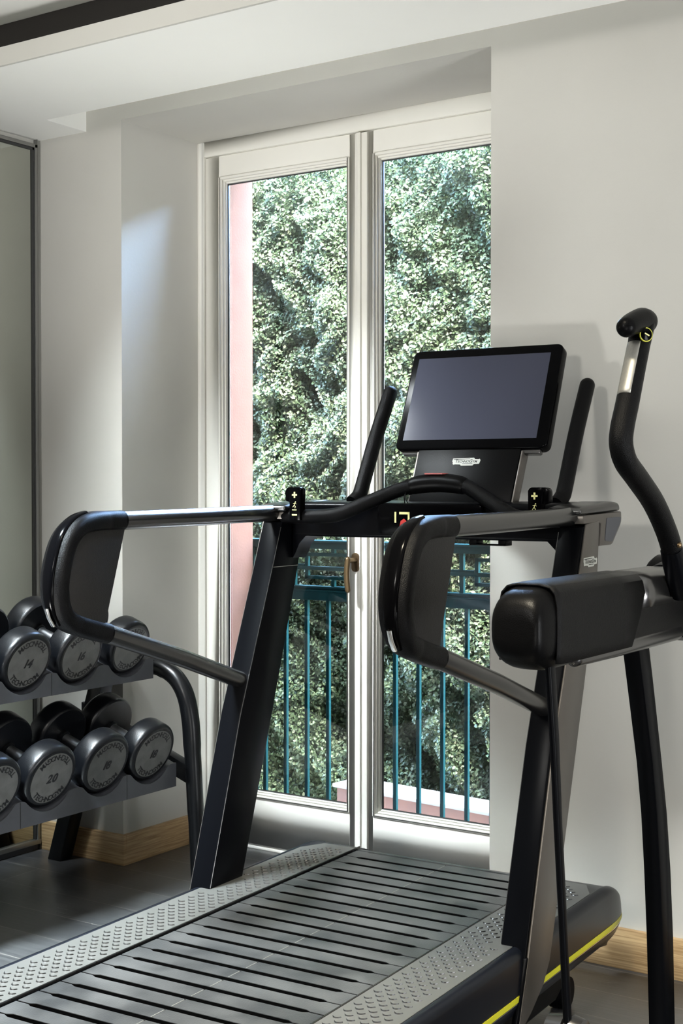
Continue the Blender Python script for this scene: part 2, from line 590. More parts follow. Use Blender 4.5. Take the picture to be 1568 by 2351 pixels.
# ------------------------------------------------------------------ french door in the reveal
door = empty('door_1', None, None, (0, 0, 0))
struct(door, 'white glazed double door to the balcony')
ZD = 0.018
f = MB()
f.box((XA, YF, 0.0), (XA + 0.032, YF + 0.07, ZO))
f.box((XB - 0.032, YF, 0.0), (XB, YF + 0.07, ZO))
f.box((XA + 0.032, YF, 2.481), (XB - 0.032, YF + 0.07, ZO))
f.box((XA, YF + 0.012, 0.0), (XB, YF + 0.09, 0.014))
f.build('door_frame', M['wood_white'], door, bevel=0.003)
XM = -2.545
def leaf(x0, x1, gx0, gx1, gz0, gz1):
    lf = MB()
    y0, y1 = YF + 0.008, YF + 0.062
    lf.box((x0, y0, ZD), (gx0, y1, 2.478))
    lf.box((gx1, y0, ZD), (x1, y1, 2.478))
    lf.box((gx0, y0, ZD), (gx1, y1, gz0))
    lf.box((gx0, y0, gz1), (gx1, y1, 2.478))
    o = lf.build('door_leaf', M['wood_white'], door, bevel=0.0015)
    # moulded glazing bead: three steps
    for k, (d, h, yy) in enumerate(((0.0, 0.009, -0.005), (0.009, 0.007, 0.004), (0.016, 0.006, 0.014))):
        b = MB()
        a0, a1, b0, b1 = gx0 + d, gx1 - d, gz0 + d, gz1 - d
        b.box((a0, y0 + yy, b0), (a0 + h, y1 - 0.02, b1))
        b.box((a1 - h, y0 + yy, b0), (a1, y1 - 0.02, b1))
        b.box((a0 + h, y0 + yy, b0), (a1 - h, y1 - 0.02, b0 + h))
        b.box((a0 + h, y0 + yy, b1 - h), (a1 - h, y1 - 0.02, b1))
        b.build('glazing_bead', M['wood_white'], o, bevel=0.002)
    gk = MB()
    d = 0.022
    a0, a1, b0, b1 = gx0 + d, gx1 - d, gz0 + d, gz1 - d
    for lo, hi in (((a0, b0), (a0 + 0.003, b1)), ((a1 - 0.003, b0), (a1, b1)), ((a0, b0), (a1, b0 + 0.003)), ((a0, b1 - 0.003), (a1, b1))):
        gk.box((lo[0], y0 + 0.022, lo[1]), (hi[0], y0 + 0.030, hi[1]))
    gk.build('glass_seal', M['gasket'], o, smooth=0)
    MB().box((gx0 + 0.012, y0 + 0.026, gz0 + 0.012), (gx1 - 0.012, y0 + 0.030, gz1 - 0.012)).build('glass_pane', M['glass'], o, smooth=0)
    return o
leafL = leaf(XA + 0.034, XM - 0.0015, -3.155, -2.590, 0.185, 2.402)
leafR = leaf(XM + 0.0015, XB - 0.034, -2.497, -1.937, 0.185, 2.402)
# overlapping astragal between the leaves: stepped moulding
a = MB()
a.box((-2.562, YF - 0.006, ZD + 0.004), (-2.512, YF + 0.009, 2.474))
a.box((-2.551, YF - 0.014, ZD + 0.004), (-2.534, YF - 0.004, 2.474))
a.build('astragal', M['wood_white'], door, bevel=0.003)
# bronze lever handle
hd = MB()
hd.prism(rounded_poly([(-2.569, 1.006), (-2.537, 1.006), (-2.537, 1.070), (-2.569, 1.070)], 0.02), YF - 0.016, YF - 0.005, 'y')
h_o = hd.build('door_handle', M['bronze'], door, bevel=0.002)
lv = MB()
lv.tube([(-2.553, YF - 0.012, 1.046), (-2.553, YF - 0.062, 1.046)], 0.0085, 16)
lv.tube(smooth_path([(-2.553, YF - 0.060, 1.050), (-2.556, YF - 0.062, 1.02), (-2.556, YF - 0.062, 0.985), (-2.552, YF - 0.062, 0.948)], 5), 0.0095, 16, round_end=(True, True))
lv.build('lever', M['bronze_light'], h_o)

# ------------------------------------------------------------------ outside: house wall, ground, kerb, hedge
e = MB()
e.box((XL - 4.0, YO, -0.6), (XA + 0.05, YO + 0.01, 3.3))
e.box((XB, YO, -0.6), (XR + 3, YO + 0.01, 3.3))
e.box((XA + 0.05, YO, ZO), (XB, YO + 0.01, 3.3))
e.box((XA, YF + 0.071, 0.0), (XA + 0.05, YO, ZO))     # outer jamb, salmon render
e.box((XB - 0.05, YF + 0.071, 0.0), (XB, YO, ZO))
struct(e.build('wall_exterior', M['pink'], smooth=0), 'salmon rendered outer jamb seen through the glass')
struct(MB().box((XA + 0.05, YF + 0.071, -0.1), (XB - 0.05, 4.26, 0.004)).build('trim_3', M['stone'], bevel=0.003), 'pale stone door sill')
struct(MB().box((-9, YO + 0.01, -0.5), (5, 12, -0.32)).build('ground', M['paving'], smooth=0), 'pale paving outside below the balcony')

kb = empty('garden_kerb', 'low terracotta kerb with white stone top at the foot of the hedge', 'kerb', (-2.9, 4.95, -0.32), R(-6.5))
MB().box((-0.48, -0.045, 0.32 - 0.016), (3.4, 0.13, 0.32)).build('kerb_cap', M['stone'], kb, bevel=0.004)
MB().box((-0.46, -0.035, 0.0), (3.4, 0.12, 0.32 - 0.0165)).build('kerb_wall', M['terracotta'], kb)

def hedge():
    N1 = 300000
    N2 = 40000
    ang = R(-6.5)
    def lumps(s, z):
        d = 0.10 * np.sin(s * 3.1 + 1.3 * np.sin(z * 2.2)) * np.cos(z * 2.7 + 0.9 * np.sin(s * 1.7))
        d += 0.055 * np.sin(s * 8.3 + 2.0 * np.sin(z * 5.1 + 1)) * np.cos(z * 7.1 + 1.6 * np.sin(s * 4.9))
        d += 0.035 * np.sin(s * 19 + 3 * np.sin(z * 11)) * np.cos(z * 17 + 2 * np.sin(s * 13))
        return d
    # sites
    s = np.concatenate([rng.uniform(-1.75, 1.15, N1), rng.uniform(-2.7, 2.1, N2)])
    z = np.concatenate([rng.uniform(-0.25, 2.95, N1), rng.uniform(-0.3, 2.98, N2)])
    size = np.concatenate([rng.uniform(0.0062, 0.0125, N1), rng.uniform(0.008, 0.016, N2)])
    depth = rng.beta(1.2, 3.0, len(s)) * 0.17
    # holes where the foliage thins and the dark inside shows
    hole = np.sin(s * 6.1 + 2.2 * np.sin(z * 3.3)) * np.sin(z * 5.3 + 1.9 * np.sin(s * 4.2)) + 0.5 * np.sin(s * 15 + z * 9)
    depth = depth + np.clip(hole - 0.72, 0, 1) * 0.30
    y = -lumps(s, z) + depth
    n = len(s)
    th = rng.normal(0, 0.75, n)        # yaw about z
    ph = rng.normal(-0.45, 0.55, n)    # leaf planes tip to the sky
    ro = rng.uniform(0, 2 * math.pi, n)
    # frame of each leaf: normal towards -y, tipped
    nx = np.sin(th) * np.cos(ph)
    ny = -np.cos(th) * np.cos(ph)
    nz = -np.sin(ph)
    Nn = np.stack([nx, ny, nz], 1)
    A = np.cross(Nn, np.array([0.0, 0.0, 1.0]))
    A /= np.linalg.norm(A, axis=1, keepdims=True) + 1e-9
    Bv = np.cross(Nn, A)
    U = A * np.cos(ro)[:, None] + Bv * np.sin(ro)[:, None]
    V = -A * np.sin(ro)[:, None] + Bv * np.cos(ro)[:, None]
    C = np.stack([s, y, z], 1)
    sz = size[:, None]
    # leaf: folded hexagon of 6 vertices (two quads sharing the rib)
    fold = Nn * sz * 0.22
    p0 = C - V * sz * 0.9
    p1 = C + U * sz * 0.62 - V * sz * 0.15 + fold
    p2 = C + U * sz * 0.42 + V * sz * 0.62 + fold
    p3 = C + V * sz * 1.0
    p4 = C - U * sz * 0.42 + V * sz * 0.62 + fold
    p5 = C - U * sz * 0.62 - V * sz * 0.15 + fold
    P = np.stack([p0, p1, p2, p3, p4, p5], 1).reshape(-1, 3)
    base = (np.arange(n) * 6)[:, None]
    F = np.concatenate([base + np.array([0, 1, 2, 3]), base + np.array([0, 3, 4, 5])], 1).reshape(-1, 4)
    me = bpy.data.meshes.new('hedge')
    me.vertices.add(len(P))
    me.vertices.foreach_set('co', P.astype(np.float32).ravel())
    me.loops.add(F.size)
    me.loops.foreach_set('vertex_index', F.astype(np.int32).ravel())
    me.polygons.add(len(F))
    me.polygons.foreach_set('loop_start', (np.arange(len(F)) * 4).astype(np.int32))
    me.polygons.foreach_set('loop_total', np.full(len(F), 4, np.int32))
    me.update(calc_edges=True)
    tint = np.clip(rng.beta(2.2, 2.6, n) + 0.12 * np.sin(s * 2.3 + z * 1.9), 0, 1)
    at = me.attributes.new('tint', 'FLOAT', 'POINT')
    at.data.foreach_set('value', np.repeat(tint, 6).astype(np.float32))
    me.materials.append(M['leaf'])
    o = bpy.data.objects.new('hedge', me)
    COL.objects.link(o)
    o.location = (-2.9, 5.30, 0)
    o.rotation_euler = (0, 0, ang)
    tag(o, 'tall sunlit wall of small-leaved ivy beyond the balcony railing', 'hedge', kind='stuff')
    # leaf litter body behind the leaves
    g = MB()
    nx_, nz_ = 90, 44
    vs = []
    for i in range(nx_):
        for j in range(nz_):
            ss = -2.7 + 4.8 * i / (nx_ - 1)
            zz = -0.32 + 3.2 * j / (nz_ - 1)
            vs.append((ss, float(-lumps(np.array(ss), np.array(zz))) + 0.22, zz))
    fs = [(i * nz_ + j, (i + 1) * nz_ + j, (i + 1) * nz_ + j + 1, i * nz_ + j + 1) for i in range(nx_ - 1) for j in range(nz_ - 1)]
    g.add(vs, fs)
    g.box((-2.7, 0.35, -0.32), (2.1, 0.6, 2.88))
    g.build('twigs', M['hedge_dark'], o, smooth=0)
hedge()

# ------------------------------------------------------------------ balcony railing
YR = 4.205
rl = empty('balcony_railing', 'teal painted metal railing with fretwork band outside the glass door', 'railing', (-2.55, YR, 0))
def rx(x): return x + 2.55
X0, X1 = -3.25, -1.60
b = MB()
b.box((rx(X0 - 0.04), -0.030, 1.086), (rx(X1), 0.030, 1.094))
b.box((rx(X0), -0.014, 1.062), (rx(X1), 0.014, 1.086))
b.build('top_rail', M['teal'], rl, bevel=0.001)
b = MB()
b.box((rx(X0), -0.016, 0.872), (rx(X1), 0.016, 0.905))
b.box((rx(X0), -0.022, 0.905), (rx(X1), 0.022, 0.911))
b.box((rx(X0), -0.022, 0.918), (rx(X1), 0.022, 0.924))
b.box((rx(X0), -0.012, 0.911), (rx(X1), 0.012, 0.918))
b.build('lower_rail', M['teal'], rl, bevel=0.001)
MB().box((rx(X0), -0.009, 0.983), (rx(X1), 0.009, 0.997)).build('middle_rail', M['teal'], rl, bevel=0.001)
t = 0.007
for k in range(-1, 2):
    x0 = -2.985 + 0.715 * k
    x1 = x0 + 0.61
    xa, xb = max(x0, X0), min(x1, X1)
    if xb > xa:
        q = MB()
        q.box((rx(xa), -t, 1.035), (rx(xb), t, 1.047))
        q.box((rx(xa), -t, 0.950), (rx(xb), t, 0.962))
        if x0 > X0: q.box((rx(x0), -t, 0.950), (rx(x0 + 0.014), t, 1.047))
        if x1 < X1: q.box((rx(x1 - 0.014), -t, 0.950), (rx(x1), t, 1.047))
        for xs in (x0 + 0.125, x1 - 0.125):
            if X0 < xs < X1:
                q.box((rx(xs - 0.007), -t, 1.047), (rx(xs + 0.007), t, 1.063))
                q.box((rx(xs - 0.007), -t, 0.924), (rx(xs + 0.007), t, 0.950))
        q.build('fret_panel', M['teal'], rl, bevel=0.0008)
    xg = x1 + 0.0525
    if X0 < xg < X1:
        q = MB()
        q.box((rx(xg - 0.008), -t, 0.924), (rx(xg + 0.008), t, 1.063))
        q.box((rx(xg - 0.05), -t, 0.997), (rx(xg + 0.05), t, 1.004))
        q.build('fret_upright', M['teal'], rl, bevel=0.0008)
for i in range(17):
    x = -3.174 + 0.0968 * i
    if x < X1 - 0.02:
        MB().box((rx(x - 0.007), -0.007, -0.06), (rx(x + 0.007), 0.007, 0.873)).build('baluster', M['teal'], rl, bevel=0.001)
MB().box((rx(X0), -0.015, -0.30), (rx(X0 + 0.032), 0.015, 1.064)).build('post', M['teal'], rl, bevel=0.001)
MB().box((rx(X1 - 0.032), -0.015, -0.30), (rx(X1), 0.015, 1.064)).build('post', M['teal'], rl, bevel=0.001)
MB().box((rx(X0), -0.014, -0.10), (rx(X1), 0.014, -0.06)).build('bottom_rail', M['teal'], rl, bevel=0.001)
q = MB()
q.box((rx(X0 - 0.035), -0.060, 0.985), (rx(X0), 0.010, 1.012))
q.tube([(rx(X0 - 0.02), -0.058, 0.998), (rx(X0 - 0.02), -0.070, 0.998)], 0.008, 12)
q.build('wall_bracket', M['teal'], rl, bevel=0.001)

# ------------------------------------------------------------------ weight rack with its dumbbells
TILT = R(20)
rack = empty('dumbbell_rack', 'two-tier dumbbell rack with black tubular legs along the mirror wall', 'rack', (-3.2, 3.40, 0))
def rk(x, y, z): return (x + 3.2, y - 3.40, z)
def tray_obj(xf, zf, centers, y0, y1, rc=0.108, off=0.041):
    """xf,zf: top front of the fascia valley line; tray falls 20 degrees towards the room"""
    L = 0.30
    ys = []
    yy = y0
    while yy < y1:
        ys.append(yy)
        yy += 0.006
    ys.append(y1)
    def top(y):
        d = min(abs(y - c) for c in centers)
        if d < 0.085:
            return rc - math.sqrt(max(0.0, rc ** 2 - d ** 2)) - off
        return rc - math.sqrt(rc ** 2 - 0.085 ** 2) - off + 0.004 * math.sin(min(1, (d - 0.085) / 0.02) * math.pi / 2)
    # fascia: vertical plate with scalloped top
    mb = MB()
    n = len(ys)
    vs, fs = [], []
    for y in ys:
        zt = zf + top(y)
        for (x, z) in ((xf, zf - 0.072), (xf, zt), (xf - 0.006, zt), (xf - 0.006, zf - 0.072)):
            vs.append(rk(x, y, z))
    for i in range(n - 1):
        for k in range(4):
            k2 = (k + 1) % 4
            fs.append((4 * i + k, 4 * (i + 1) + k, 4 * (i + 1) + k2, 4 * i + k2))
    fs.append((0, 1, 2, 3))
    fs.append(tuple(4 * (n - 1) + k for k in (3, 2, 1, 0)))
    mb.add(vs, fs)
    # thin vertical joints in the fascia
    fas = mb.build('shelf_front', M['rack_grey'], rack, smooth=30)
    for q in range(len(centers) - 1):
        if q % 2 == 0:
            yj = (centers[q] + centers[q + 1]) / 2
            j = MB()
            j.box(rk(xf, yj - 0.0008, zf - 0.071), rk(xf + 0.0006, yj + 0.0008, zf + top(yj) - 0.002))
            j.build('joint', M['ink'], fas, smooth=0)
    # saddle bed
    mb = MB()
    vs, fs = [], []
    for y in ys:
        t_ = top(y)
        for (x, dz) in ((xf - 0.007, 0.0), (xf - 0.007 - L, L * math.tan(TILT))):
            vs.append(rk(x, y, zf + t_ + dz - 0.002))
            vs.append(rk(x, y, zf + t_ + dz - 0.010))
    for i in range(n - 1):
        a, b_ = 4 * i, 4 * (i + 1)
        fs += [(a, a + 2, b_ + 2, b_), (a + 1, b_ + 1, b_ + 3, a + 3), (a, b_, b_ + 1, a + 1), (a + 2, a + 3, b_ + 3, b_ + 2)]
    fs.append((0, 1, 3, 2))
    fs.append((4 * (n - 1), 4 * (n - 1) + 2, 4 * (n - 1) + 3, 4 * (n - 1) + 1))
    mb.add(vs, fs)
    mb.build('shelf_saddles', M['rack_grey'], rack, smooth=30)
    q = MB()
    q.box(rk(xf - 0.30, y0, zf + 0.30 * math.tan(TILT) - 0.09), rk(xf - 0.26, y1, zf + 0.30 * math.tan(TILT) - 0.055))
    q.build('shelf_beam', M['rack_black'], rack, bevel=0.003)

UPY = [2.815 - 0.218 * k for k in (4, 3, 2, 1)] + [2.815, 3.030, 3.250]
LOY = [2.823 - 0.215 * k for k in (3, 2)] + [2.612, 2.823, 3.050, 3.259]
UPX, UPZ = -2.985, 0.782
LOX, LOZ = -2.900, 0.457
tray_obj(-3.000, 0.745, UPY, 1.75, 3.372, 0.1005, 0.0550)
tray_obj(-2.915, 0.402, LOY, 1.75, 3.385, 0.108, 0.0415)
for yy in (3.43, 1.72):
    s_ = 1 if yy > 3 else -1
    p = smooth_path([(-3.06, yy, 0.705), (-3.005, yy, 0.697), (-2.950, yy, 0.668), (-2.912, yy, 0.615), (-2.893, yy, 0.54), (-2.886, yy, 0.46), (-2.872, yy, 0.25), (-2.858, yy, 0.0)], 6)
    MB().tube([rk(*a) for a in p], [0.029] * (len(p) - 12) + [0.027] * 6 + [0.025] * 6, 24).build('front_leg', M['rack_black'], rack)
    q = MB()
    q.prism([(-3.26 + 3.2, 0.80), (-3.20 + 3.2, 0.80), (-3.455 + 3.2, 0.0), (-3.515 + 3.2, 0.0)], yy - 3.40 - 0.03, yy - 3.40 + 0.03, 'y')
    q.build('rear_leg', M['rack_black'], rack, bevel=0.004)
    q = MB()
    q.prism([(-3.30 + 3.2, 0.775), (-3.0 + 3.2, 0.668), (-3.0 + 3.2, 0.715), (-3.30 + 3.2, 0.82)], yy - 3.40 - 0.02, yy - 3.40 + 0.02, 'y')
    q.prism([(-3.36 + 3.2, 0.50), (-2.89 + 3.2, 0.335), (-2.89 + 3.2, 0.395), (-3.36 + 3.2, 0.56)], yy - 3.40 - 0.02, yy - 3.40 + 0.02, 'y')
    q.build('side_arm', M['rack_black'], rack, bevel=0.003)

def make_dumbbell(number, label, rad=0.094):
    """axis along local x, front face at x = 0 facing +x; the weight runs back to -x"""
    root = empty('dumbbell', label, 'dumbbell')
    Hh = 0.066
    Lh = 0.125
    for side in (0, 1):
        x0 = 0 if side == 0 else -(2 * Hh + Lh)
        s = -1 if side == 0 else 1
        prof = [(0.0, rad * 0.80), (s * -0.001, rad * 0.86), (s * -0.0005, rad * 0.90), (s * 0.003, rad * 0.955), (s * 0.009, rad * 0.99), (s * 0.016, rad), (s * (Hh - 0.012), rad * 0.995), (s * (Hh - 0.005), rad * 0.975), (s * Hh, rad * 0.93)]
        hd_ = MB().lathe(prof, 56, Matrix.Translation((x0, 0, 0))).build('head', M['urethane'], root)
        if side == 0:
            pl = MB().lathe([(0.0000, rad * 0.80), (0.0015, rad * 0.80), (0.0015, rad * 0.795)], 56, Matrix.Translation((x0, 0, 0)))
            pl.build('face_plate', M['plate_grey'], hd_, smooth=20)
            MX = Matrix.Translation((0.0024, 0, 0)) @ Matrix(((0, 0, 1, 0), (1, 0, 0, 0), (0, 1, 0, 0), (0, 0, 0, 1)))
            tx = MB()
            text_arc(tx, 'TECHNOGYM', 0.0235, rad * 0.755, MX, 0.028, span=R(96))
            tx.build('lettering', M['ink'], hd_, smooth=0)
            tx = MB()
            text_arc(tx, 'TECHNOGYM', 0.0235, rad * 0.755, MX, 0.028, span=R(96), top=True)
            tx.build('lettering', M['ink'], hd_, smooth=0)
            if number:
                nb = MB()
                text_line(nb, number, 0.037, MX @ Matrix.Translation((0, -0.013, 0)), 0.035, shear=0.22, track=0.05)
                nb.build('weight_number', M['ink'], hd_, smooth=0)
        # collar
        cx = x0 + s * Hh
        MB().lathe([(s * 0.0, 0.021), (s * 0.006, 0.021), (s * 0.009, 0.016)], 28, Matrix.Translation((cx, 0, 0))).build('collar', M['urethane'], root)
    MB().lathe([(-Hh - 0.008, 0.0155), (-Hh - Lh * 0.5, 0.0175), (-Hh - Lh + 0.008, 0.0155)], 28).build('handle', M['steel_handle'], root)
    return root

def place(root, x, y, z, spin=0.0):
    root.location = (x, y, z)
    root.rotation_euler = Quaternion((0, 1, 0), TILT).to_matrix().to_4x4().to_euler() if not spin else (Matrix.Rotation(TILT, 4, 'Y') @ Matrix.Rotation(spin, 4, 'X')).to_euler()

specs = [
    ('14', 'round dumbbell marked 14 on the upper shelf at the left', UPX, UPY[4], UPZ, R(-4), 0.094),
    ('16', 'round dumbbell marked 16 on the upper shelf behind the handrail bend', UPX, UPY[5], UPZ, R(2), 0.094),
    ('', 'dumbbell at the far right end of the upper shelf, crossed by the handrail', UPX, UPY[6], UPZ, R(10), 0.090),
    ('', 'dumbbell on the upper shelf cut by the left frame edge, showing only its rear head', UPX, UPY[3], UPZ, 0.0, 0.094),
    ('20', 'round dumbbell marked 20 on the lower shelf', LOX, LOY[3], LOZ, R(1), 0.098),
    ('18', 'dumbbell marked 18 in the middle of the lower shelf, right of the 20', LOX, LOY[4], LOZ, R(0), 0.098),
    ('18', 'dumbbell marked 18 at the right end of the lower shelf beside the rack leg', LOX, LOY[5], LOZ, R(-2), 0.098),
    ('', 'dumbbell on the lower shelf cut by the left frame edge', LOX, LOY[2], LOZ, R(1), 0.098),
]
for num, lab, x, y, z, sp, rd in specs:
    d_ = make_dumbbell(num, lab, rd)
    place(d_, x, y, z, sp)
    d_['group'] = 'dumbbells on the upper shelf' if x == UPX else 'dumbbells on the lower shelf'

# ------------------------------------------------------------------ treadmill
TA = R(2.5)
TU = Vector((math.cos(TA), math.sin(TA), 0))
TV = Vector((-math.sin(TA), math.cos(TA), 0))
V0 = 2.3
tm = empty('treadmill', 'large black slat-belt treadmill with tilted tablet screen facing the window', 'treadmill', tuple(TU * -1.685 + TV * V0), TA)
def L(p, v, z): return (p, v - V0, z)
def LV(pts): return [(v - V0, z) for v, z in pts]
ZT = 0.28
VB, VE = 1.32, 3.345       # rear and front of the deck

# under-frame
u = MB()
u.prism(LV([(1.55, 0.055), (3.10, 0.055), (3.26, 0.13), (3.28, 0.20), (1.40, 0.20), (1.45, 0.12)]), -0.40, 0.40, 'x')
u.build('base_frame', M['black'], tm, bevel=0.008)
for sx in (-1, 1):
    for vv in (1.62, 3.20):
        q = MB()
        q.lathe([(-0.02, 0.02), (-0.02, 0.040), (0.02, 0.040), (0.02, 0.02)], 24, Matrix.Translation(L(sx * 0.37, vv, 0.040)))
        q.build('wheel', M['rubber'], tm)

# running belt: one mesh of slats over a dark bed
pitch = 0.0627
def slat_poly(v0, v1):
    g_ = 0.0084
    e_ = 0.0025
    x = 0.2795
    xi = 0.235
    return [(-x, v0 + e_), (-xi - 0.012, v0 + e_), (-xi, v0 + g_), (xi, v0 + g_), (xi + 0.012, v0 + e_), (x, v0 + e_),
            (x, v1 - e_), (xi + 0.012, v1 - e_), (xi, v1 - g_), (-xi, v1 - g_), (-xi - 0.012, v1 - e_), (-x, v1 - e_)]
sl = MB()
sb = MB()
v1 = 3.303
k = 0
while v1 > VB + 0.05:
    sl.prism([(a_, b_ - V0) for a_, b_ in slat_poly(v1 - pitch, v1)], ZT - 0.0012, ZT, 'z')
    sb.prism([(a_, b_ - V0) for a_, b_ in slat_poly(v1 - pitch, v1)], ZT - 0.022, ZT - 0.0012, 'z')
    v1 -= pitch
# slats that bend down round the front roller
for a0 in (0.0, 0.62, 1.24):
    rr_, cz, cv = 0.10, ZT - 0.10, 3.303
    for (p0_, p1_) in ((-0.2795, 0.2795),):
        pts = []
        for t_ in np.linspace(a0 + 0.04, a0 + 0.58, 6):
            pts.append((cv + rr_ * math.sin(t_), cz + rr_ * math.cos(t_)))
        for t_ in np.linspace(a0 + 0.58, a0 + 0.04, 6):
            pts.append((cv + (rr_ - 0.012) * math.sin(t_), cz + (rr_ - 0.012) * math.cos(t_)))
        sl.prism(LV(pts), p0_, p1_, 'x')
belt = sl.build('running_belt', M['slat'], tm, smooth=30)
sb.build('slat_body', M['black_void'], belt, smooth=0)  # slat sides near-black: shade of the gaps put into the colour
bed = MB()
bed.prism(LV([(VB, 0.20), (VB, ZT - 0.042), (3.29, ZT - 0.042), (3.345, 0.215), (3.36, 0.18), (3.33, 0.14)]), -0.284, 0.284, 'x')
bed.build('belt_bed', M['black_void'], tm, smooth=0)
# light centre seam, one dash per slat, and its screws
cs = MB()
v1 = 3.303
while v1 > VB + 0.05:
    cs.box(L(0.000, v1 - pitch + 0.009, ZT), L(0.0018, v1 - 0.009, ZT + 0.0006))
    sc_ = MB()
    sc_.prism([(0.001 + 0.0025 * math.cos(t_), v1 - 0.011 - V0 + 0.0025 * math.sin(t_)) for t_ in np.linspace(0, 5.5, 8)], ZT, ZT + 0.0006, 'z')
    sc_.build('belt_screw', M['ink'], belt, smooth=0)
    v1 -= pitch
cs.build('belt_seam', M['brushed'], tm, smooth=0)

# side covers: lofted section with a rounded nose
def cover(side):
    sec = [(0.286, 0.20), (0.286, 0.279), (0.300, 0.281), (0.428, 0.281), (0.432, 0.2835)]
    for k_ in range(9):
        a_ = k_ / 8 * math.pi / 2 * 0.92
        sec.append((0.434 + 0.022 * math.sin(a_), 0.2615 + 0.022 * math.cos(a_)))
    sec += [(0.4585, 0.240), (0.4605, 0.200), (0.4605, 0.172), (0.452, 0.150), (0.425, 0.135), (0.390, 0.125), (0.390, 0.20)]
    st = [VB, VB + 0.02] + [3.29] + [3.29 + 0.14 * math.sin(a_) for a_ in np.linspace(0.15, math.pi / 2 * 0.985, 10)]
    vs, fs = [], []
    n = len(sec)
    for v in st:
        kk = 1.0 if v <= 3.29 else math.sqrt(max(0.0009, 1 - ((v - 3.29) / 0.1405) ** 2))
        kk2 = kk ** 0.75
        for (p, z) in sec:
            zc = 0.190
            pz_ = zc + (z - zc) * kk2
            pp = p if p < 0.42 else 0.42 + (p - 0.42) * (0.45 + 0.55 * kk)
            vs.append(L(side * pp, v, pz_))
    for i in range(len(st) - 1):
        for k_ in range(n):
            k2 = (k_ + 1) % n
            fs.append((i * n + k_, i * n + k2, (i + 1) * n + k2, (i + 1) * n + k_))
    fs.append(tuple(range(n)))
    fs.append(tuple((len(st) - 1) * n + k_ for k_ in range(n))[::-1])
    return MB().add(vs, fs)
for side in (-1, 1):
    cv_ = cover(side).build('side_cover', M['cover'], tm, smooth=40)
    # yellow stripe and chrome line
    st = [VB + 0.01, 3.29] + [3.29 + 0.14 * math.sin(a_) for a_ in np.linspace(0.15, 1.35, 8)]
    for (za, zb, mname, nm) in ((0.179, 0.192, 'yellow', 'yellow_stripe'), (0.1763, 0.1784, 'chrome', 'chrome_line')):
        vs, fs = [], []
        for v in st:
            kk = 1.0 if v <= 3.29 else math.sqrt(max(0.0009, 1 - ((v - 3.29) / 0.1405) ** 2))
            pw = 0.42 + 0.0405 * (0.45 + 0.55 * kk)
            zz = [0.190 + (z - 0.190) * kk ** 0.75 for z in (za, zb)]
            for (d_, z_) in ((0.0, zz[0]), (0.0012, zz[0]), (0.0012, zz[1]), (0.0, zz[1])):
                vs.append(L(side * (pw + d_), v, z_))
        for i in range(len(st) - 1):
            for k_ in range(4):
                k2 = (k_ + 1) % 4
                fs.append((4 * i + k_, 4 * i + k2, 4 * (i + 1) + k2, 4 * (i + 1) + k_))
        fs += [(0, 1, 2, 3), tuple(4 * (len(st) - 1) + k_ for k_ in (3, 2, 1, 0))]
        MB().add(vs, fs).build(nm, M[mname], cv_, smooth=40)
    # foot pad plate with chamfered front corner
    pl = [(0.289, VB + 0.03), (0.429, VB + 0.03), (0.429, 3.24), (0.392, 3.312), (0.289, 3.312)]
    pl = [(side * a_, b_ - V0) for a_, b_ in pl]
    pad = MB().prism(pl, 0.2812, 0.2832, 'z').build('foot_pad', M['pad'], tm, bevel=0.0006, segs=1)
    MB().box(L(side * 0.2862, VB + 0.01, 0.279), L(side * 0.2892, 3.33, 0.2846)).build('pad_edge', M['rail_metal'], pad, smooth=0)
    # raised crescent grip pattern
    cr_ = MB()
    for c_ in range(7):
        pc_ = 0.309 + c_ * 0.0152
        v = VB + 0.06 + (0.0195 if c_ % 2 else 0.0)
        while v < 3.285 - (0.045 if c_ > 4 else 0):
            if not (c_ > 4 and 2.755 < v < 2.93):
                n_ = 6
                vs, fs = [], []
                for i in range(n_):
                    t_ = -1 + 2 * i / (n_ - 1)
                    px_ = side * pc_ + t_ * 0.0092
                    vv = v - 0.0062 * (1 - abs(t_) ** 2.4)
                    w_ = 0.0015 + 0.0013 * (1 - abs(t_))
                    for (dv, dz) in ((-w_, 0), (-w_ * 0.4, 0.0022), (w_, 0.0)):
                        vs.append(L(px_, vv + dv, 0.2832 + dz))
                for i in range(n_ - 1):
                    for k_ in range(3):
                        k2 = (k_ + 1) % 3
                        fs.append((3 * i + k_, 3 * i + k2, 3 * (i + 1) + k2, 3 * (i + 1) + k_))
                fs += [(0, 1, 2), (3 * n_ - 1, 3 * n_ - 2, 3 * n_ - 3)]
                cr_.add(vs, fs)
            v += 0.039
    cr_.build('grip_pattern', M['pad_dark'], pad, smooth=0)
# front nose between the pads
nz = MB()
nz.prism(LV([(3.30, 0.13), (3.36, 0.12), (3.40, 0.16), (3.405, 0.185), (3.38, 0.20), (3.33, 0.16)]), -0.43, 0.43, 'x')
nz.build('front_cap', M['cover'], tm, bevel=0.003)

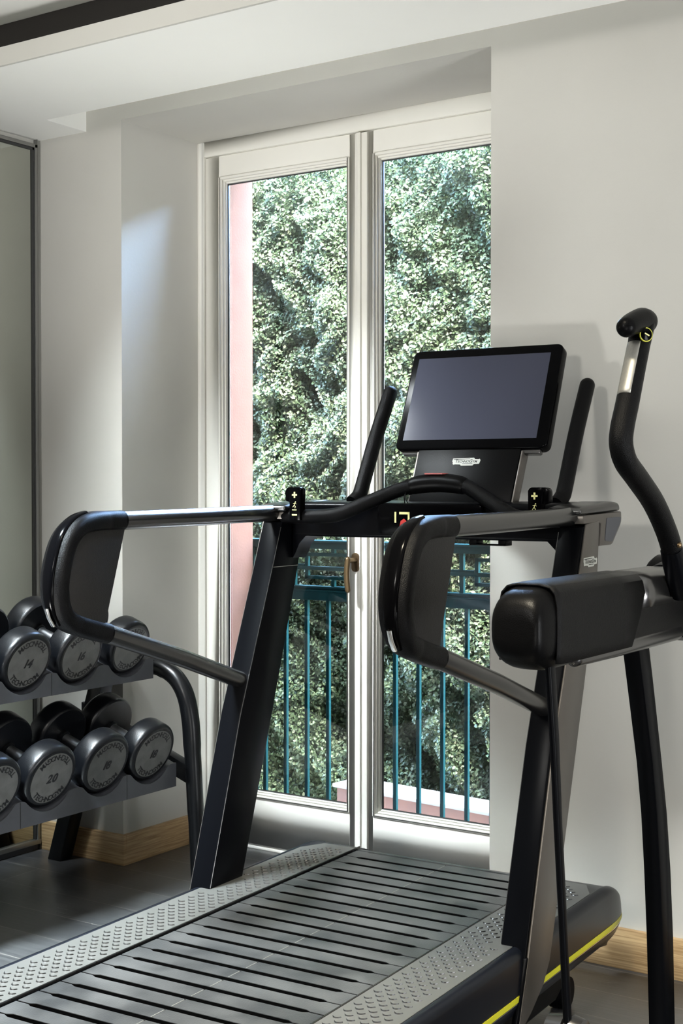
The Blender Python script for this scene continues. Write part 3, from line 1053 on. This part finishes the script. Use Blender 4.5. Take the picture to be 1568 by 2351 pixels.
# uprights
for side in (-1, 1):
    o_ = MB()
    body = [(2.774, 0.262), (2.913, 0.703), (3.066, 1.090), (3.108, 1.20), (3.23, 1.205), (3.21, 1.15), (3.19, 1.087), (3.105, 0.820), (2.916, 0.262)]
    o_.prism(LV(body), side * 0.400, side * 0.4615, 'x')
    up = o_.build('upright', M['frame_paint'], tm, bevel=0.003)
    bt = MB()
    bt.prism(LV([(2.775, 0.265), (2.915, 0.265), (2.905, 0.225), (2.870, 0.180), (2.80, 0.135), (2.715, 0.095), (2.715, 0.12)]), side * 0.452, side * 0.4655, 'x')
    bt.build('upright_boot', M['frame_paint'], up, bevel=0.003)
    pn = MB()
    outl = [(2.724, 0.105), (2.781, 0.262), (2.920, 0.703), (3.073, 1.090), (3.115, 1.205), (3.20, 1.212), (3.188, 1.087), (3.103, 0.820), (2.914, 0.262), (2.900, 0.225), (2.866, 0.182), (2.80, 0.140)]
    pn.prism(LV(outl), side * 0.4618 , side * 0.4665, 'x')
    ps = pn.build('side_panel', M['side_panel'], up, bevel=0.001)
    sm = MB()
    sm.box(L(side * 0.3985, 3.065, 1.078), L(side * 0.4002, 3.183, 1.0795))
    sm.build('seam', M['brushed'], up, smooth=0)
    # thin light edge along the rear inner corner
    ed = MB()
    ed.tube([L(side * 0.4005, 2.783, 0.285), L(side * 0.4005, 2.9145, 0.703), L(side * 0.4005, 3.067, 1.090), L(side * 0.4005, 3.103, 1.185)], 0.0012, 6)
    ed.build('edge_strip', M['rail_metal'], up)

# handrails, loop grips
top_path = [(2.335, 1.216), (2.42, 1.2165)]
loop = [(2.47, 1.217), (2.40, 1.217), (2.345, 1.214), (2.300, 1.196), (2.268, 1.160), (2.250, 1.110), (2.246, 1.062), (2.258, 1.020), (2.290, 0.985), (2.345, 0.958), (2.42, 0.935)]
for side in (-1, 1):
    P0 = side * 0.427
    rail = MB()
    rail.tube([L(P0, 2.475, 1.2165), L(P0, 2.80, 1.219), L(P0, 3.16, 1.2240)], 0.0222, 28)
    rail.build('top_rail', M['rail_metal'], tm)
    low = MB()
    lp = [(2.425, 0.9585), (2.70, 0.8735), (2.955, 0.7865)]
    low.tube([L(P0, a_, b_) for a_, b_ in lp], 0.0222, 28, round_end=(False, True))
    low.build('lower_rail', M['rail_metal'], tm)
    lpth = [(2.475, 1.2165), (2.43, 1.2165), (2.375, 1.2160), (2.325, 1.2060), (2.288, 1.177), (2.266, 1.130), (2.256, 1.080), (2.262, 1.035), (2.286, 1.003), (2.335, 0.983), (2.425, 0.9585)]
    pp = smooth_path(lpth, 6)
    n = len(pp)
    Ws, Hs = [], []
    for i in range(n):
        t_ = i / (n - 1)
        k_ = math.sin(math.pi * min(1, max(0, (t_ - 0.12) / 0.76))) ** 0.6 if 0.12 < t_ < 0.88 else 0
        Ws.append(0.0232 + 0.0115 * k_)
        Hs.append(0.0232 - 0.0010 * k_)
    gr = MB()
    gr.band(LV(pp), Ws, Hs, P0, ex=2.7, seg=40)
    grip = gr.build('loop_grip', M['rubber'], tm, smooth=60)
    # glossy inlay along the rear of the grip
    i0, i1 = int(n * 0.24), int(n * 0.80)
    gi = MB()
    m_ = i1 - i0
    gi.band(LV(pp[i0:i1]), [0.017 * math.sin(math.pi * (0.06 + 0.88 * i / (m_ - 1))) ** 0.35 for i in range(m_)], 0.008, P0, ex=3.0, seg=20, off=-0.0195)
    gi.build('rear_inlay', M['gloss_black'], grip, smooth=60)
    gc = MB()
    gc.band(LV([(2.230, 1.030), (2.237, 1.010), (2.251, 0.990)]), 0.0055, 0.003, P0, ex=3, seg=16, off=0.0)
    gc.build('metal_clip', M['chrome'], grip, smooth=60)
    # filled panel of the D
    pn = MB()
    pn.prism(LV([(2.475, 1.200), (2.34, 1.200), (2.296, 1.170), (2.276, 1.125), (2.268, 1.080), (2.274, 1.040), (2.300, 1.010), (2.345, 0.990), (2.402, 0.972)]), P0 - 0.0155, P0 + 0.0155, 'x')
    pn.build('grip_panel', M['grip_grey'], grip, bevel=0.002)
    rg = MB()
    rg.tube([L(P0, 2.4735, 1.2165), L(P0, 2.4775, 1.2165)], 0.0236, 28)
    rg.build('joint_ring', M['gloss_black'], grip)
    rg = MB()
    rg.tube([L(P0, 2.423, 0.959), L(P0, 2.4275, 0.9577)], 0.0236, 28)
    rg.build('joint_ring', M['gloss_black'], grip)

# console body
PC = 0.035
cb = MB()
cb.prism(LV(rounded_poly([(3.150, 1.160), (3.150, 1.252), (3.345, 1.256), (3.350, 1.205), (3.292, 1.155)], [0.008, 0.014, 0.012, 0.01, 0.01])), -0.392, 0.394, 'x')
cbo = cb.build('crossbar', M['frame_paint'], tm, smooth=30)
# fillets where crossbar meets uprights
for side in (-1, 1):
    q = MB()
    q.prism([(side * 0.393, 1.10), (side * 0.393, 1.165), (side * 0.330, 1.165), (side * 0.352, 1.160), (side * 0.372, 1.140), (side * 0.384, 1.115)], 3.150 - V0, 3.215 - V0, 'y')
    q.build('crossbar_gusset', M['frame_paint'], cbo, smooth=50)
for side in (-1, 1):
    ce = MB()
    ce.prism(LV(rounded_poly([(3.100, 1.206), (3.215, 1.206), (3.205, 1.150), (3.292, 1.150), (3.358, 1.205), (3.356, 1.232), (3.10, 1.226)], [0, 0, 0, 0.012, 0.012, 0, 0])), side * 0.385, side * 0.4655, 'x')
    co = ce.build('console_end', M['side_panel'], tm, bevel=0.003)
    ct = MB()
    ct.prism(LV(rounded_poly([(3.085, 1.2275), (3.356, 1.2335), (3.345, 1.254), (3.30, 1.258), (3.14, 1.250), (3.085, 1.243)], [0, 0, 0.01, 0.01, 0.01, 0])), side * 0.375, side * 0.464, 'x')
    ct.build('end_cap', M['rail_metal'], co, bevel=0.008, segs=3)
    ip = MB()
    ip.prism(LV(rounded_poly([(3.238, 1.162), (3.250, 1.218), (3.350, 1.218), (3.346, 1.205), (3.288, 1.158)], 0.006)), side * 0.4656, side * 0.4666, 'x')
    ip.build('inset', M['rack_grey'], co, smooth=0)

# display box on the crossbar with its yellow and red figure
db = MB()
db.prism(rounded_poly([(PC - 0.15, 1.172), (PC + 0.15, 1.172), (PC + 0.15, 1.250), (PC - 0.15, 1.250)], 0.014), 3.128 - V0, 3.152 - V0, 'y')
dbo = db.build('display_box', M['gloss_black'], tm, bevel=0.002)
def rear_face(v):   # local x -> p, local y -> z, facing the user
    return Matrix.Translation((0, v - V0, 0)) @ Matrix(((1, 0, 0, 0), (0, 0, 1, 0), (0, 1, 0, 0), (0, 0, 0, 1)))
yl = MB()
mx = rear_face(3.1268)
bx0 = PC - 0.098
for (a_, b_, c_, d_) in ((0, 0.018, 0.005, 0.046), (0.014, 0.040, 0.044, 0.046), (0.039, 0.012, 0.044, 0.046)):
    yl.box((bx0 + a_, 1.183 + b_, -0.0004), (bx0 + c_, 1.183 + d_, 0.0004), mx)
yl.build('speed_figure', M['label_yellow'], dbo, smooth=0)
rd = MB()
rd.add([(bx0 + 0.014, 1.190, 0), (bx0 + 0.036, 1.190, 0), (bx0 + 0.036, 1.205, 0), (bx0 + 0.028, 1.212, 0), (bx0 + 0.018, 1.206, 0)], [(0, 1, 2, 3, 4)], mx)
rd.build('red_figure', M['label_red'], dbo, smooth=0)
# cable hook below the crossbar
ck = MB()
c0, c1 = 0.135, 0.235
ck.box(L(c0, 3.16, 1.146), L(c1, 3.20, 1.1495))
ck.box(L(c0, 3.16, 1.1495), L(c0 + 0.02, 3.20, 1.161))
ck.box(L(c1 - 0.02, 3.16, 1.1495), L(c1, 3.20, 1.161))
ck.build('towel_hook', M['black'], cbo, bevel=0.001)

# curved front bar with the pulse grip
bar_pts = [(-0.400, 3.120, 1.214), (-0.345, 3.105, 1.214), (-0.265, 3.098, 1.216), (-0.215, 3.100, 1.222), (-0.150, 3.125, 1.250), (-0.085, 3.160, 1.280), (-0.035, 3.185, 1.297), (0.035, 3.195, 1.303), (0.105, 3.185, 1.297), (0.155, 3.160, 1.280), (0.220, 3.125, 1.250), (0.285, 3.100, 1.222), (0.335, 3.098, 1.216), (0.40, 3.110, 1.216)]
bp_ = smooth_path([L(*q_) for q_ in bar_pts], 6)
fb = MB().tube(bp_, 0.0190, 24).build('front_bar', M['rubber'], tm, smooth=60)
gp_pts = [(-0.045, 3.181, 1.294), (-0.020, 3.186, 1.300), (0.035, 3.190, 1.304), (0.09, 3.186, 1.300), (0.115, 3.181, 1.294)]
gpp = smooth_path([L(*q_) for q_ in gp_pts], 6)
MB().tube(gpp, [0.0195 + 0.0050 * math.sin(math.pi * i / (len(gpp) - 1)) ** 0.5 for i in range(len(gpp))], 28, round_end=(False, False)).build('pulse_grip', M['black'], fb, smooth=60)
rp = MB()
rp.prism([(0.0, 3.172 - V0), (0.052, 3.172 - V0), (0.056, 3.182 - V0), (0.052, 3.206 - V0), (0.0, 3.206 - V0), (-0.004, 3.182 - V0)], 1.3260, 1.3295, 'z')
rp.build('red_label', M['red_plate'], fb, bevel=0.001)
# safety cord tied to the bar
cd = MB()
cd.tube([L(-0.052 - 0.004, 3.183, 1.2925), L(-0.052 + 0.004, 3.186, 1.2945)], 0.0215, 20)
cd.tube(smooth_path([L(-0.050, 3.165, 1.282), L(-0.050, 3.155, 1.268), L(-0.046, 3.150, 1.258), L(-0.044, 3.147, 1.252)], 4), 0.0016, 8)
cd.tube(smooth_path([L(-0.050, 3.165, 1.282), L(-0.047, 3.154, 1.268), L(-0.040, 3.149, 1.258), L(-0.036, 3.147, 1.252)], 4), 0.0012, 8)
cd.build('safety_cord', M['black'], fb)

# joystick selectors on the rails
for side in (-1, 1):
    ps_ = side * 0.338 + (0.0 if side < 0 else 0.012)
    vk = 3.085
    kb_ = MB()
    kb_.prism(rounded_poly([(ps_ - 0.017, 1.205), (ps_ + 0.017, 1.205), (ps_ + 0.020, 1.285), (ps_ + 0.016, 1.293), (ps_ - 0.012, 1.293), (ps_ - 0.018, 1.285)], [0, 0, 0.003, 0.006, 0.006, 0.003]), vk - V0 - 0.010, vk - V0 + 0.014, 'y')
    sx = side
    kb_.prism(rounded_poly([(ps_ + sx * 0.010, 1.250), (ps_ + sx * 0.034, 1.256), (ps_ + sx * 0.034, 1.285), (ps_ + sx * 0.026, 1.293), (ps_ + sx * 0.010, 1.293)], [0, 0.005, 0.007, 0.007, 0]), vk - V0 - 0.004, vk - V0 + 0.022, 'y')
    ko = kb_.build('joystick', M['gloss_black'], tm, bevel=0.002)
    mk = MB()
    mx = rear_face(vk - 0.0106)
    for (a_, b_, c_, d_) in ((-0.008, 1.270, 0.008, 1.2745), (-0.0022, 1.2640, 0.0022, 1.2805), (-0.008, 1.2175, 0.008, 1.2215)):
        mk.box((ps_ + a_, b_, -0.0003), (ps_ + c_, d_, 0.0003), mx)
    # running figure: head, leaning trunk, arms, legs, ground line
    def stroke(x0_, y0_, x1_, y1_, w_):
        d_ = Vector((x1_ - x0_, y1_ - y0_)).normalized()
        n_ = Vector((-d_.y, d_.x)) * w_
        mk.add([(ps_ + x0_ + n_.x, y0_ + n_.y, 0), (ps_ + x1_ + n_.x, y1_ + n_.y, 0), (ps_ + x1_ - n_.x, y1_ - n_.y, 0), (ps_ + x0_ - n_.x, y0_ - n_.y, 0)], [(0, 1, 2, 3)], mx)
    mk.add([(ps_ + 0.003 + 0.0016 * math.cos(t_), 1.2535 + 0.0016 * math.sin(t_), 0) for t_ in np.linspace(0, 5.6, 8)], [tuple(range(8))], mx)
    stroke(0.002, 1.2515, -0.001, 1.2450, 0.0010)
    stroke(0.001, 1.2505, 0.0055, 1.2480, 0.0006)
    stroke(0.001, 1.2505, -0.0045, 1.2490, 0.0006)
    stroke(-0.001, 1.2450, 0.003, 1.2410, 0.0008)
    stroke(0.003, 1.2410, 0.001, 1.2370, 0.0008)
    stroke(-0.001, 1.2450, -0.0055, 1.2395, 0.0008)
    mk.box((ps_ - 0.0075, 1.2315, -0.0003), (ps_ + 0.0065, 1.2335, 0.0003), mx)
    mk.build('joystick_symbols', M['label_yellow'], ko, smooth=0)

# long tilted hand bars either side of the screen
for (pb, vb, vt) in ((-0.268, 3.300, 3.468), (0.325, 3.318, 3.478)):
    hb = MB()
    hb.tube(smooth_path([L(pb - 0.008, vb - 0.03, 1.250), L(pb - 0.002, vb - 0.006, 1.268), L(pb, vb + 0.010, 1.295), L(pb, (vb + vt) / 2, 1.43), L(pb, vt, 1.562)], 5), 0.0205, 24, round_end=(False, True))
    hb.build('hand_bar', M['rubber'], tm, smooth=60)

# screen: tilted tablet and neck
Zb, Zt = 1.395, 1.675
Vb_, Vt_ = 3.335, 3.452
ax = Vector((0, Vt_ - Vb_, Zt - Zb)).normalized()
nx_ = Vector((1, 0, 0)).cross(ax)            # points to the user? fixed below
if nx_.y > 0: nx_ = -nx_
mS = Matrix((
    (1, 0, 0, PC + 0.010),
    (0, ax.y, nx_.y, Vb_ - V0),
    (0, ax.z, nx_.z, Zb),
    (0, 0, 0, 1)))
H_ = math.hypot(Vt_ - Vb_, Zt - Zb)
hw = 0.224
s_ = MB()
s_.prism(rounded_poly([(-hw, 0), (hw, 0), (hw, H_), (-hw, H_)], 0.02), -0.034, 0.0, 'z', mS)
so = s_.build('tablet', M['gloss_black'], tm, bevel=0.004, segs=3)
s_ = MB()
s_.prism([(-hw + 0.020, 0.028), (hw - 0.032, 0.028), (hw - 0.032, H_ - 0.026), (-hw + 0.020, H_ - 0.026)], 0.0, 0.0008, 'z', mS)
s_.build('screen', M['screen'], so, smooth=0)
s_ = MB()
s_.prism(rounded_poly([(-hw + 0.02, -0.010), (hw - 0.02, -0.010), (hw - 0.02, 0.02), (-hw + 0.02, 0.02)], 0.006), -0.030, -0.012, 'z', mS)
s_.build('tablet_foot', M['rail_metal'], so, bevel=0.002)
# neck
nk = MB()
nhw = 0.152
Ln = 0.175
nk.prism([(-nhw, -Ln * 0.92), (nhw - 0.004, -Ln * 0.92), (nhw, 0.03), (-nhw + 0.002, 0.03)], -0.030, -0.004, 'z', mS)
no = nk.build('screen_neck', M['black'], tm, bevel=0.003)
nk = MB()
nk.prism([(nhw - 0.003, -Ln * 0.92), (nhw + 0.0015, -Ln * 0.92), (nhw + 0.006, -0.004), (nhw + 0.001, -0.004)], -0.042, -0.006, 'z', mS)
nk.build('neck_edge', M['side_panel'], no, bevel=0.001)
nk = MB()
nk.prism([(-nhw - 0.0015, -Ln * 0.92), (-nhw + 0.003, -Ln * 0.92), (-nhw + 0.003, -0.004), (-nhw - 0.003, -0.004)], -0.042, -0.006, 'z', mS)
nk.build('neck_edge', M['side_panel'], no, bevel=0.001)

# badge: white plate with dark italic lettering
def badge(parent, mtx, width):
    k_ = width / 1215.0
    pts = [(235, 450), (260, 325), (1160, 300), (1210, 365), (1380, 370), (1400, 345), (1450, 405), (1410, 560), (1185, 570), (1150, 630), (640, 635), (600, 585), (370, 580), (310, 595), (270, 560), (270, 490)]
    q_ = [((x - 842) * k_, -(y - 467) * k_) for x, y in pts]
    b_ = MB().prism(q_, 0.0, 0.0008, 'z', mtx)
    bo = b_.build('badge', M['label_white'], parent, smooth=0)
    t_ = MB()
    mt = mtx @ Matrix.Translation((0, 0, 0.0012))
    size = 150 * k_
    text_line(t_, 'TECHNOGYM', size, mt @ Matrix.Translation((-8 * k_, -45 * k_, 0)), 0.018, shear=0.16, track=0.05, sizes=[1.25, 0.95, 0.95, 0.95, 0.95, 0.95, 1.3, 0.95, 0.95])
    for (xa, ya, xb, yb) in ((285, 372, 1000, 352), (680, 560, 1130, 552)):
        t_.add([((xa - 842) * k_, -(ya + 12 - 467) * k_, 0), ((xb - 842) * k_, -(yb + 12 - 467) * k_, 0), ((xb - 842) * k_, -(yb - 10 - 467) * k_, 0), ((xa - 842) * k_, -(ya - 10 - 467) * k_, 0)], [(0, 1, 2, 3)], mt)
    t_.build('badge_lettering', M['ink'], bo, smooth=0)
badge(tm, mS @ Matrix.Translation((0.0, -0.036, -0.0035)), 0.083)
# the badge on the outer face of the right upright
upd = Vector((0, 3.197 - 3.114, 1.101 - 0.876)).normalized()
mB = Matrix.Translation((0.4668, 3.138 - V0, 1.115)) @ Matrix(((0, 0, 1, 0), (1, 0, 0, 0), (0, 1, 0, 0), (0, 0, 0, 1))) @ Matrix.Rotation(R(0), 4, 'Z')
badge(tm, mB, 0.088)

# ------------------------------------------------------------------ cross trainer at the right edge
XE = -1.0
ct = empty('cross_trainer', 'black cross trainer with upright handle and hanging pedal rod, cut by the right frame edge', 'cross trainer', (XE, 2.6, 0))
def E3(x, y, z): return (x - XE, y - 2.6, z)
# shroud: lofted rounded box from its round rear end towards the pivot
def shroud():
    st = []
    for a_ in np.linspace(0, math.pi / 2, 10):
        st.append((2.065 - 0.085 * math.cos(a_), 0.22 + 0.78 * math.sin(a_) ** 0.7))
    st += [(2.18, 1.0), (2.40, 1.0), (2.62, 0.985), (2.66, 0.97)]
    vs, fs = [], []
    seg = 40
    for (y, k_) in st:
        t_ = (y - 1.98) / 0.68
        zt = 1.138 - 0.004 * t_
        zb = 0.996 + 0.004 * t_
        cz_ = (zt + zb) / 2
        hz = (zt - zb) / 2 * k_
        hx = 0.052 * (0.55 + 0.45 * k_)
        for s_ in range(seg):
            a_ = 2 * math.pi * s_ / seg
            c_, n_ = math.cos(a_), math.sin(a_)
            e_ = 3.2
            vs.append(E3(XE + math.copysign(abs(c_) ** (2 / e_), c_) * hx, y, cz_ + math.copysign(abs(n_) ** (2 / e_), n_) * hz))
    for i in range(len(st) - 1):
        for s_ in range(seg):
            s2 = (s_ + 1) % seg
            fs.append((i * seg + s_, i * seg + s2, (i + 1) * seg + s2, (i + 1) * seg + s_))
    fs += [tuple(range(seg)), tuple((len(st) - 1) * seg + s_ for s_ in range(seg))[::-1]]
    return MB().add(vs, fs)
sh = shroud().build('shroud', M['black'], ct, smooth=60)
# textured grip shell over the rear half of the shroud
gs = MB()
vs, fs = [], []
segy = [2.03, 2.05, 2.10, 2.2, 2.3, 2.385]
prof = []
for (a_, b_) in ((0.0535, 1.010), (0.0545, 1.03), (0.055, 1.07), (0.0545, 1.105), (0.050, 1.126), (0.040, 1.137), (0.020, 1.141), (-0.020, 1.141), (-0.040, 1.137), (-0.050, 1.126), (-0.0545, 1.105), (-0.055, 1.07), (-0.0545, 1.03), (-0.0535, 1.010)):
    prof.append((a_, b_))
for y in segy:
    for (a_, b_) in prof:
        yy = y
        if y == segy[-1]:
            yy = 2.395 - 0.055 * max(0, (1.10 - b_) / 0.09) ** 1.1
        vs.append(E3(XE + a_ * (1.0 if y > 2.06 else 0.97), yy, b_ if y > 2.04 else 1.07 + (b_ - 1.07) * 0.97))
n = len(prof)
for i in range(len(segy) - 1):
    for k_ in range(n - 1):
        fs.append((i * n + k_, i * n + k_ + 1, (i + 1) * n + k_ + 1, (i + 1) * n + k_))
gs.add(vs, fs)
gso = gs.build('shroud_shell', M['rubber'], ct, smooth=60)
so_ = gso.modifiers.new('solid', 'SOLIDIFY')
so_.thickness = 0.003
# grey metal upper cover between shell and pivot
mc = MB()
vs, fs = [], []
prof2 = [(0.0535, 1.075), (0.0545, 1.105), (0.050, 1.124), (0.040, 1.135), (0.020, 1.139), (-0.020, 1.139), (-0.040, 1.135), (-0.050, 1.124), (-0.0545, 1.105), (-0.0535, 1.075)]
for y in (2.37, 2.45, 2.54, 2.60):
    for (a_, b_) in prof2:
        yy = y
        if y == 2.37: yy = 2.40 - 0.05 * max(0, (1.10 - b_) / 0.09)
        vs.append(E3(XE + a_, yy, b_))
n = len(prof2)
for i in range(3):
    for k_ in range(n - 1):
        fs.append((i * n + k_, i * n + k_ + 1, (i + 1) * n + k_ + 1, (i + 1) * n + k_))
mco = mc.add(vs, fs).build('shroud_cover', M['rail_metal'], ct, smooth=60)
so_ = mco.modifiers.new('solid', 'SOLIDIFY')
so_.thickness = 0.003
# highlight of the lower edge, put in as a metal tube
ul = MB()
ul.tube([E3(XE + 0.033, 2.14, 1.010), E3(XE + 0.036, 2.30, 1.010), E3(XE + 0.036, 2.60, 1.012)], 0.016, 16, round_end=(True, True))
ul.build('shroud_glint', M['rail_metal'], ct)
# pivot hub and front arm carrying it beyond the frame
hb = MB()
hb.lathe([(-0.070, 0.060), (-0.070, 0.080), (-0.060, 0.088), (0.060, 0.088), (0.066, 0.084), (0.070, 0.070)], 48, Matrix.Translation(E3(XE, 2.765, 1.066)))
hb.build('pivot_hub', M['black'], ct)
cl = MB()
cl.band([(2.655 - 2.6, 1.066), (2.695 - 2.6, 1.066)], [0.056, 0.060], [0.074, 0.080], 0.0, ex=3, seg=36)
cl.build('hub_collar', M['frame_paint'], ct, smooth=60)
fa = MB()
fa.prism([(2.78 - 2.6, 1.02), (2.78 - 2.6, 1.12), (3.10 - 2.6, 0.98), (3.22 - 2.6, 0.30), (3.24 - 2.6, 0.05), (3.10 - 2.6, 0.05), (3.02 - 2.6, 0.90)], 0.05, 0.16, 'x')
fa.build('front_column', M['frame_paint'], ct, bevel=0.01)
bs = MB()
bs.box(E3(XE - 0.03, 2.58, 0.0), E3(XE + 0.62, 3.28, 0.06))
bs.build('floor_frame', M['frame_paint'], ct, bevel=0.012)
# post
pst_r = [(1491, 1480)]
po = MB()
postf = [(2.521, 1.010), (2.523, 0.990), (2.549, 0.907), (2.593, 0.756), (2.622, 0.648), (2.643, 0.530), (2.659, 0.395), (2.671, 0.214), (2.678, 0.05)]
postb = [(2.468, 1.010), (2.471, 0.988), (2.505, 0.881), (2.543, 0.761), (2.567, 0.656), (2.584, 0.539), (2.599, 0.405), (2.613, 0.226), (2.622, 0.05)]
po.prism([(a_ - 2.6, b_) for a_, b_ in postf] + [(a_ - 2.6, b_) for a_, b_ in postb[::-1]], -0.020, 0.015, 'x')
poo = po.build('post', M['frame_paint'], ct, bevel=0.004, smooth=40)
# hanging pedal rod with its joint
rp_ = MB()
rod = [(2.098, 1.005), (2.130, 0.70), (2.160, 0.42)]
rp_.band([(a_ - 2.6, b_) for a_, b_ in [(2.050, 1.012), (2.068, 0.881), (2.083, 0.735), (2.101, 0.586), (2.122, 0.402)]], [0.006] * 5, [0.012, 0.0105, 0.0090, 0.0085, 0.0090], 0.03, ex=3, seg=16)
rp_.build('pedal_rod', M['frame_paint'], ct, smooth=60)
jt = MB()
jt.lathe([(-0.040, 0.016), (-0.037, 0.026), (-0.006, 0.032), (-0.006, 0.024), (0.006, 0.024), (0.006, 0.032), (0.026, 0.028), (0.030, 0.016)], 32, Matrix.Translation(E3(XE + 0.028, 2.134, 0.376)))
jt.build('rod_joint', M['rail_metal'], ct)
pd = MB()
pd.box(E3(XE - 0.02, 2.0, 0.285), E3(XE + 0.12, 2.34, 0.315))
pd.box(E3(XE + 0.015, 2.17, 0.31), E3(XE + 0.04, 2.21, 0.37))
pd.build('pedal', M['rubber'], ct, bevel=0.008)
# handle lever
hp = [(-0.93, 2.331, 1.560), (-0.93, 2.301, 1.500), (-0.93, 2.272, 1.440), (-0.93, 2.250, 1.397), (-0.93, 2.246, 1.368), (-0.93, 2.267, 1.339), (-0.93, 2.319, 1.311), (-0.93, 2.396, 1.268), (-0.93, 2.458, 1.217), (-0.93, 2.495, 1.175)]
hpp = smooth_path([E3(*q_) for q_ in hp], 6)
n = len(hpp)
hl = MB().tube(hpp, [0.0198 + 0.0010 * math.sin(math.pi * i / (n - 1)) for i in range(n)], 28).build('handle_arm', M['rubber'], ct, smooth=60)
hk = MB()
hk.band([(a_ - 2.6, b_) for a_, b_ in [(2.488, 1.180), (2.506, 1.155), (2.535, 1.108), (2.545, 1.088)]], [0.020, 0.022, 0.022, 0.016], [0.0185, 0.022, 0.023, 0.018], 0.07, ex=2.6, seg=24)
hk.build('handle_socket', M['frame_paint'], hl, smooth=60)
for (y_, z_) in ((2.476, 1.188), (2.532, 1.118)):
    bo = MB()
    bo.lathe([(0.0, 0.0055), (0.004, 0.0055), (0.006, 0.003)], 16, Matrix.Translation(E3(XE + 0.088, y_, z_)))
    bo.build('bolt', M['bronze_light'], hl)
# steel pulse sensor plate on the handle
sp_ = MB()
axis = (Vector(E3(*hp[0])) - Vector(E3(*hp[2]))).normalized()
pA, pB = Vector(E3(-0.93, 2.277, 1.450)), Vector(E3(-0.93, 2.323, 1.543))
vs, fs = [], []
for i in range(13):
    c_ = pA.lerp(pB, i / 12)
    for k_ in range(13):
        a_ = R(-52 + 82 * k_ / 12)
        side_v = Vector((1, 0, 0))
        back_v = axis.cross(side_v)
        if back_v.y > 0: back_v = -back_v
        vs.append(c_ + (back_v * math.cos(a_) - side_v * math.sin(a_) * -1.0) * 0.0210)
for i in range(12):
    for k_ in range(12):
        fs.append((i * 13 + k_, i * 13 + k_ + 1, (i + 1) * 13 + k_ + 1, (i + 1) * 13 + k_))
spo = sp_.add(vs, fs).build('pulse_sensor', M['brushed'], hl, smooth=60)
so_ = spo.modifiers.new('solid', 'SOLIDIFY')
so_.thickness = 0.0012
# hammer shaped top of the handle
hm = MB()
hm.tube([E3(-0.93, 2.325, 1.548), E3(-0.93, 2.337, 1.575), E3(-0.93, 2.342, 1.588)], [0.0200, 0.0215, 0.022], 24)
hm.tube([E3(*q_) for q_ in smooth_path([(-0.93, 2.352, 1.590), (-0.93, 2.335, 1.590), (-0.93, 2.300, 1.582), (-0.93, 2.268, 1.572)], 4)], [0.0225, 0.0225, 0.0225, 0.0225, 0.0225, 0.022, 0.0215, 0.021, 0.0205, 0.020, 0.0195, 0.019, 0.0180], 24, round_end=(True, True))
hmo = hm.build('handle_head', M['black'], hl, smooth=60)
bt = MB()
mbt = Matrix.Translation(E3(-0.9140, 2.314, 1.562)) @ Matrix.Rotation(R(-38), 4, 'Z')
bt.lathe([(0.0, 0.0125), (0.002, 0.0130), (0.003, 0.0125)], 28, mbt)
bt.build('thumb_button', M['yellow'], hl)
bt = MB()
bt.lathe([(0.001, 0.0108), (0.0042, 0.0108), (0.005, 0.009)], 28, mbt)
bt.build('thumb_button', M['gloss_black'], hl)
mn = MB().box((-0.0002, -0.005, -0.0012), (0.0008, 0.005, 0.0012), mbt @ Matrix.Translation((0.0052, 0, 0)) @ Matrix.Rotation(R(-25), 4, 'X'))
mn.build('minus_mark', M['label_yellow'], hl, smooth=0)
